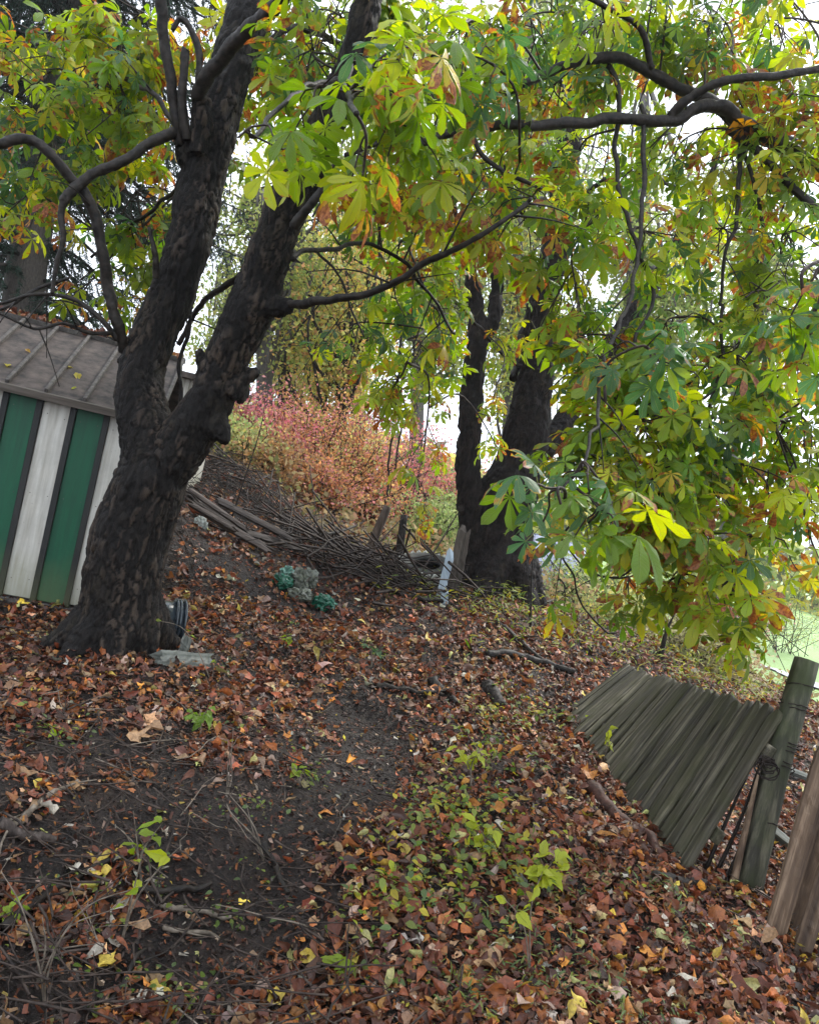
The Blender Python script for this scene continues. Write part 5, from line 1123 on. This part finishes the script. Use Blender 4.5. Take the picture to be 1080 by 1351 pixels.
# ================================================================== background
def specks(g, n, fpos, cols, s0, s1, flat=.0):
    p = fpos(n); M = rfs(n) * rng.uniform(s0, s1, n)[:, None, None]
    SV = np.array([[0, -.6, 0], [.36, -.1, .06], [0, .6, 0], [-.36, -.1, .06]]); c = np.array(cols)[rng.integers(0, len(cols), n)] * rng.uniform(.7, 1.3, (n, 1))
    return g.many(SV, np.array([[0, 1, 2, 3]]), None, M, p, np.concatenate([c, np.ones((n, 1))], 1), np.zeros((4, 2)))
def far_tree(px, py_top, d, wpx, crown, cols, label, n=5000, lean=0, s=(.08, .19), name='tree', group='trees beyond the slope', ntw=34, fk=None):
    """crown: list of (px, py, rx, ry) at distance d"""
    b = P(px, 640, d); b[2] = gz(b[0], b[1]); t = thing(name, label, 'tree', b, group); topz = P(px, py_top, d)
    pts = [b - [0, 0, .2], b * .6 + topz * .4 + [lean * .2, 0, 0], topz + [lean, 0, 0]]; s_ = spline(pts, 16); r = wpx * .5 * d / F_PX
    g = Geo(); g.tube(s_, np.linspace(r * 1.15, r * .45, 16), 12); g.obj('trunk', fk or M_FARBARK, t)
    g = Geo(); cs = [(P(a, c, d), rx * d / F_PX, ry * d / F_PX) for a, c, rx, ry in crown]; tips = []
    for k in range(ntw):
        c, rx, ry = cs[k % len(cs)]; i = rng.integers(5, 16); e = c + rng.normal(size=3) * [rx * .5, rx * .5, ry * .5]; m = (s_[i] + e) / 2 + rng.normal(size=3) * .15 * np.linalg.norm(e - s_[i])
        w = spline([s_[i], m, e], 8); g.tube(w, np.linspace(r * .3, r * .05, 8), 4, cap=False); tips.append(w)
        for _ in range(3):
            j = rng.integers(3, 8); e2 = w[j] + rng.normal(size=3) * rx * .35; w2 = spline([w[j], (w[j] + e2) / 2 + rng.normal(size=3) * .1 * rx, e2], 5); g.tube(w2, np.linspace(r * .12, r * .03, 5), 3, cap=False); tips.append(w2)
    g.obj('branches', fk or M_FARBARK, t, kind='stuff')
    TP = np.vstack(tips)
    def fp(m):
        i = rng.integers(0, len(TP), m); return TP[i] + rng.normal(size=(m, 3)) * .33
    g = Geo(); specks(g, int(n * 2.0), fp, cols, .0030 * d, .0066 * d); g.obj('crown', M_SPECK, t, kind='stuff'); return t
YG = [(.32, .40, .10), (.40, .44, .13), (.24, .33, .09), (.48, .46, .14)]; YE = [(.74, .60, .10), (.66, .60, .16), (.54, .54, .14), (.72, .46, .12)]; OR = [(.62, .36, .15), (.55, .3, .14), (.58, .46, .18)]
far_tree(343, 250, 15, 24, [(330, 330, 60, 90), (380, 300, 60, 60)], YG, 'pale grey straight trunk seen just right of the near tree', 2600)
far_tree(376, 250, 17, 28, [(400, 330, 80, 80), (430, 400, 60, 70), (390, 440, 50, 50)], YE + YG, 'dark trunk wrapped in climbers with yellow leaves behind the shrubs', 5500, fk=M_BRANCH)
far_tree(412, 430, 20, 14, [(430, 430, 60, 60), (470, 350, 60, 80)], YE, 'slim leaning tree with golden leaves', 3500, .3)
far_tree(440, 420, 15, 22, [(455, 380, 60, 60), (480, 300, 60, 70), (440, 470, 40, 30)], OR + YE + YG, 'forked grey tree leaning right with orange and yellow leaves', 4000, .7, fk=M_BRANCH)
far_tree(560, 200, 24, 20, [(560, 380, 70, 90), (620, 300, 80, 80), (600, 450, 60, 50)], YG, 'tall yellow-green tree seen between the two chestnuts', 6000)
far_tree(690, 150, 26, 20, [(690, 350, 60, 90), (720, 450, 60, 60), (660, 480, 40, 50)], YG + YE[:1], 'light crowned tree behind the cleft of the old chestnut', 5000)
far_tree(850, 100, 27, 22, [(840, 300, 90, 90), (900, 420, 90, 80), (800, 480, 70, 70)], YG, 'yellow-green tree behind the hanging chestnut leaves', 7000)
far_tree(1000, 100, 30, 22, [(980, 280, 90, 90), (1040, 400, 70, 80)], YG, 'tall tree at the far right beyond the lawn', 5000)
far_tree(480, 60, 28, 20, [(470, 150, 90, 90), (560, 120, 90, 90)], YG, 'high crown showing through at the top centre', 5000)
far_tree(700, -60, 30, 20, [(700, 80, 120, 90), (830, 60, 100, 90)], YG, 'tallest far crown above the old chestnut', 6000)
far_tree(300, 330, 22, 16, [(300, 420, 40, 60), (290, 470, 30, 40)], YG, 'thin tree seen through the fork of the near tree', 1500)

# shrubs in autumn colours
def shrub(px, py, d, w, h, cols, label, n=3300, s=(.025, .062), name='shrub', group='autumn shrubs below the far trees', stems=22, mat=None):
    b = P(px, py, d); b[2] = gz(b[0], b[1]); t = thing(name, label, 'shrub', b, group); ww = w * d / F_PX; hh = h * d / F_PX; g = Geo(); tips = []
    for k in range(stems):
        e = b + [rng.normal() * ww * .45, rng.normal() * ww * .45, hh * rng.uniform(.55, 1.05)]; st_ = b + [rng.normal() * ww * .18, rng.normal() * ww * .18, -.05]
        w_ = spline([st_, (st_ + e) / 2 + rng.normal(size=3) * .08 * hh, e], 9); g.tube(w_, np.linspace(.016, .004, 9), 4, cap=False); tips.append(w_[3:])
        for _ in range(6):
            j = rng.integers(3, 9); e2 = w_[j] + rng.normal(size=3) * [ww * .22, ww * .22, hh * .16]; w2 = spline([w_[j], e2], 4); g.tube(w2, .004, 3, cap=False); tips.append(w2)
    g.obj('stems', mat or M_TWIG, t, kind='stuff'); TP = np.vstack(tips)
    g = Geo(); specks(g, n, lambda m: TP[rng.integers(0, len(TP), m)] + rng.normal(size=(m, 3)) * .13, cols, *s); g.obj('leaves', M_SPECK, t, kind='stuff'); return t
PK_ = [(.68, .22, .26), (.60, .16, .20), (.70, .34, .34), (.58, .30, .20)]; PO = [(.68, .30, .12), (.68, .42, .15), (.54, .24, .12), (.66, .26, .24)]; YL = [(.64, .54, .16), (.54, .54, .2), (.48, .46, .18)]; GR = [(.26, .38, .12), (.36, .44, .14), (.42, .46, .2)]
SH = [(310, 655, 13, 70, 110, PK_, 'rose pink shrub nearest the near tree'), (350, 665, 12.5, 60, 90, PO + PK_, 'mixed orange and pink shrub, second from the near tree'), (395, 665, 13.5, 70, 130, PO, 'orange shrub in the middle of the autumn thicket'),
      (440, 675, 13, 70, 120, PO + YL, 'orange-yellow shrub behind the thin arching bough'), (455, 640, 16, 70, 130, PK_, 'tall deep rose shrub at the back of the thicket'), (490, 680, 13, 60, 100, PO, 'low orange shrub behind the left leaning stake'),
      (540, 670, 15, 60, 120, PK_, 'pink shrub behind the upright stake'), (585, 670, 15, 60, 110, PK_ + PO, 'pink and coral shrub left of the old chestnut'), (560, 715, 12.5, 50, 60, GR, 'yellow-green shrub at the foot of the old chestnut'),
      (590, 690, 14, 40, 60, GR, 'bright green low shrub beside the cleft trunk'), (300, 640, 11, 50, 60, YL + GR, 'yellow shrub peeping beside the knob of the near tree'), (280, 620, 13, 40, 70, YL, 'small yellow shrub against the dark brush heap'),
      (370, 560, 19, 60, 90, YL, 'golden shrub above the pink ones'), (420, 700, 11.8, 60, 60, PO + [(.3, .2, .12)], 'sparse russet shrub low in the thicket'), (330, 690, 11, 50, 50, [(.36, .24, .12), (.45, .25, .1)], 'thin tawny shrub on the bank')]
for r_ in SH: shrub(*r_)
SR = [(760, 760, 13, 80, 60, GR, 'pale green shrub right of the tarpaulin'), (830, 790, 12, 80, 80, GR + YL, 'pale yellow-green bush under the hanging leaves'), (900, 850, 9.5, 70, 60, [(.4, .38, .18), (.34, .3, .16)], 'twiggy brown bush behind the picket panel'),
      (945, 880, 9.5, 40, 40, [(.5, .45, .22), (.5, .38, .24)], 'sparse dry bush left of the round post top'), (1000, 720, 26, 90, 70, GR, 'green hedge shrub far across the lawn'), (1060, 740, 27, 80, 90, GR + YL, 'yellow-green shrub at the far right across the lawn'),
      (920, 740, 20, 90, 80, GR + YL, 'broad pale bush beyond the lawn corner'), (1010, 690, 24, 60, 70, PK_, 'dusky pink shrub far right beyond the lawn'), (870, 720, 18, 90, 90, GR, 'light green bush behind the drooping leaves'),
      (820, 830, 9.8, 50, 40, GR + YL, 'low yellowish shrub just above the picket panel'), (700, 700, 20, 80, 90, GR + YL, 'pale shrub seen past the right of the old trunk')]
for r_ in SR: shrub(*r_, group='pale shrubs round the lawn', n=2200)
# distant woodland belt and hedge, one mass
g = Geo()
def far_belt(m):
    a = rng.uniform(-1.1, 1.1, m); r = rng.uniform(62, 80, m); x = np.sin(a) * r; y = np.cos(a) * r; hmax = 4.5 + 3 * fbm(np.stack([a * 9, a * 0, a * 0], 1), 3, 9)
    return np.stack([x, y, base_h(x, y) - 1 + rng.random(m) * (hmax + 1)], 1)
specks(g, 26000, far_belt, YG + YE[:2] + [(.10, .12, .05), (.16, .15, .1)], .5, 1.1); g.obj('distant_wood', M_SPECK, None, label='pale distant belt of trees along the horizon', cat='woodland', kind='stuff')
# rank undergrowth between the slope and the far trees
def under(m):
    x = rng.uniform(-9, 12, m); y = 10.2 + 14 * rng.random(m) ** 1.3; k = ~((x > 4.2) & (y > 13)); x, y = x[k], y[k]; return np.stack([x, y, height(x, y) + rng.random(len(x)) ** 2 * .45], 1)
p_ = under(26000); g = Geo(); specks(g, len(p_), lambda m: p_, [(.3, .24, .12), (.36, .27, .12), (.22, .22, .08), (.4, .3, .16), (.32, .16, .08)], .04, .11); g.obj('undergrowth', M_SPECK, None, label='tawny undergrowth below the autumn shrubs', cat='undergrowth', kind='stuff')

# ================================================================== spruce at upper left
bs = P(52, 640, 11.5); bs[2] = gz(bs[0], bs[1]); sp_ = thing('spruce_tree', 'dark spruce with drooping needle curtains behind the shed', 'tree', bs)
ax_s = spline([bs - [0, 0, .2], P(30, 430, 11.5), P(58, 220, 11.5), P(82, 100, 11.5), P(105, 0, 11.5), P(125, -120, 11.5), P(150, -300, 11.5)], 60)
g = Geo(); g.tube(ax_s, np.linspace(.30, .17, 60) * (1 + .06 * fbm(ax_s * 3, 2, 8)), 20); tk = g.obj('trunk', M_GREYBARK, sp_)
me = tk.data; a_ = me.attributes.new('bvec', 'FLOAT_VECTOR', 'POINT'); co = np.zeros(len(me.vertices) * 3, np.float32); me.vertices.foreach_get('co', co); co = co.reshape(-1, 3) * [1, 1, .3]; a_.data.foreach_set('vector', co.astype(np.float32).ravel())
tt_ = np.ones((len(me.vertices), 4), np.float32); tt_[:, 1] = .25; me.attributes['tint'].data.foreach_set('color', tt_.ravel())
ND = Geo(); nv, nd_, nb = [], [], Geo()
for k in range(190):
    i = rng.integers(6, 59); a = rng.uniform(0, 2 * pi); L = rng.uniform(1.3, 3.2); o = ax_s[i]; d = np.array([math.cos(a), math.sin(a), 0])
    s = spline([o, o + d * L * .35 + [0, 0, -.05], o + d * L * .7 + [0, 0, -.35], o + d * L + [0, 0, -.45]], 16); nb.tube(s, np.linspace(.035, .008, 16), 5, cap=False)
    for j in range(3, 16):
        for sd_ in range(2):
            w = np.cross(d, [0, 0, 1]) * rng.choice([-1, 1]); l2 = rng.uniform(.25, .75) * (1 - .3 * j / 16); e = s[j] + w * l2 * .5 + d * .15 + [0, 0, -l2 * rng.uniform(.5, 1.1)]
            c = spline([s[j], s[j] + w * l2 * .35 + [0, 0, -.03], e], 6); nb.tube(c, .005, 3, cap=False)
            m = int(60 * l2 / .5); t = rng.random(m) ** .8 * 5; i0 = np.minimum(t.astype(int), 4); fr = (t - i0)[:, None]; nv.append(c[i0] * (1 - fr) + c[i0 + 1] * fr); nd_.append(np.tile(unit(e - s[j]), (m, 1)))
nb.obj('boughs', M_BRANCH, sp_, kind='stuff')
nv = np.vstack(nv); nd_ = np.vstack(nd_); n = len(nv); y_ = unit(nd_ * .7 + rng.normal(size=(n, 3)) * .55); x_ = unit(np.cross(y_, rng.normal(size=(n, 3)))); z_ = np.cross(x_, y_)
M3 = np.stack([x_ * .011, y_ * rng.uniform(.05, .10, n)[:, None], z_], 2); NVt = np.array([[-.5, 0, 0], [.5, 0, 0], [.25, 1, 0], [-.25, 1, 0]])
c = np.array([.022, .042, .028]) * rng.uniform(.6, 1.7, (n, 1)); Geo().many(NVt, np.array([[0, 1, 2, 3]]), None, M3, nv, np.concatenate([c, np.ones((n, 1))], 1), np.zeros((4, 2))).obj('needles', M_NEEDLE, sp_, kind='stuff')
# rust-coloured litter lodged on the shed ridge, yellow leaves on its roof
n = 900; u = rng.uniform(xr - 13 * RW, xr, n); P0 = np.stack([u, ry + rng.normal(size=n) * .04 + .03, rz + .03 + rng.random(n) * .04 * (1 + fbm(np.stack([u * 4, u * 0, u * 0], 1), 2, 4))], 1); W = P0 @ np.array(SM.to_3x3()).T + A0
c = LC[rng.choice(len(LC), n, p=LP)]; M3 = rfs(n) * rng.uniform(.03, .08, n)[:, None, None]; Geo().many(*FR[2][:3], M3, W, np.concatenate([c, np.zeros((n, 1))], 1), FR[2][3]).obj('roof_litter', M_LITTER, None, label='rust brown leaf litter along the shed ridge', cat='fallen leaves', kind='stuff')
for k, (px, py, lab, tone, sc) in enumerate([(10, 484, 'yellow heart-shaped leaf low on the shed roof at the left', 'gold', .30), (33, 460, 'small orange leaf higher on the shed roof', 'rust', .22), (84, 483, 'thin yellow leaf in the middle of the shed roof', 'gold', .26), (103, 492, 'pale yellow star-like leaf on the shed roof', 'gold', .34), (102, 511, 'whitish scrap of leaf near the eave of the shed', 'lime', .16)]):
    v = R3 @ np.array([(px - 540) / F_PX, (675.5 - py) / F_PX, -1.0]); Rl = np.array((SM @ RM).to_3x3()); o = np.array((SM @ RM).translation); nrm = Rl[:, 2]; t = ((o + nrm * .022 - EYEP) @ nrm) / (v @ nrm); p = EYEP + v * t
    a = rng.uniform(0, 6); M = Matrix.Translation(p) @ (SM @ RM).to_3x3().to_4x4() @ Matrix.Rotation(a, 4, 'Z') @ Matrix.Scale(sc * 1.3, 4); link('fallen_leaf', simple_leaf(k % 4, tone), None, lab, 'leaf', 'leaves lying on the shed roof', M=M)
# a few fallen leaves that stand out on the ground
for k, (px, py, sc, ci, lab) in enumerate([(127, 1165, .085, 7, 'bright yellow leaf on the dark soil at the lower left'), (92, 1160, .055, 9, 'whitish curled leaf left of the bright yellow one'), (641, 1284, .12, 3, 'large tan leaf at the bottom centre right'), (480, 829, .15, 7, 'yellow pointed leaf below the brush pile'), (136, 1285, .07, 7, 'small yellow leaf near the lower left corner'),
        (358, 1333, .07, 7, 'yellow leaf at the bottom edge left of centre'), (176, 978, .1, 3, 'tan leaf at the upper left of the bare soil'), (772, 1030, .12, 6, 'glowing orange leaf against the lower edge of the picket panel'), (690, 1334, .12, 5, 'pinkish curled leaf at the bottom edge'), (476, 1097, .07, 6, 'single orange leaf on the bare soil path'), (985, 1078 + 110, .1, 6, 'orange leaf at the foot of the round post'), (566, 850, .13, 7, 'pale yellow leaf below the metal strips')]):
    p = G(px, py); p[2] += .03; V, q, t, U = FR[[5, 6, 7, 0, 8][k % 5]]; me = Geo().add(V * sc, q, t, (*LC[ci] * 1.15, 0), U).mesh('fallen_leaf', M_LITTER)
    link('fallen_leaf', me, None, lab, 'leaf', 'standout leaves on the ground', M=Matrix.Translation(p) @ Matrix.Rotation(rng.uniform(0, 6), 4, 'Z') @ Matrix.Rotation(.35, 4, 'X'))
bpy.context.view_layer.update()
# ================================================================== damp autumn air
HAZE = 0.0008
mh = bpy.data.materials.new('haze'); mh.use_nodes = True; mh.node_tree.nodes.clear()
ho = mh.node_tree.nodes.new('ShaderNodeOutputMaterial'); pv = mh.node_tree.nodes.new('ShaderNodeVolumePrincipled')
pv.inputs['Color'].default_value = (.93, .95, 1, 1); pv.inputs['Density'].default_value = HAZE; pv.inputs['Anisotropy'].default_value = .35
mh.node_tree.links.new(pv.outputs[0], ho.inputs['Volume'])
g = Geo(); g.box((-700, -120, -8), (700, 800, 22)); g.obj('haze', mh, None, False, label='pale damp haze filling the air over the whole slope', cat='haze', kind='stuff')
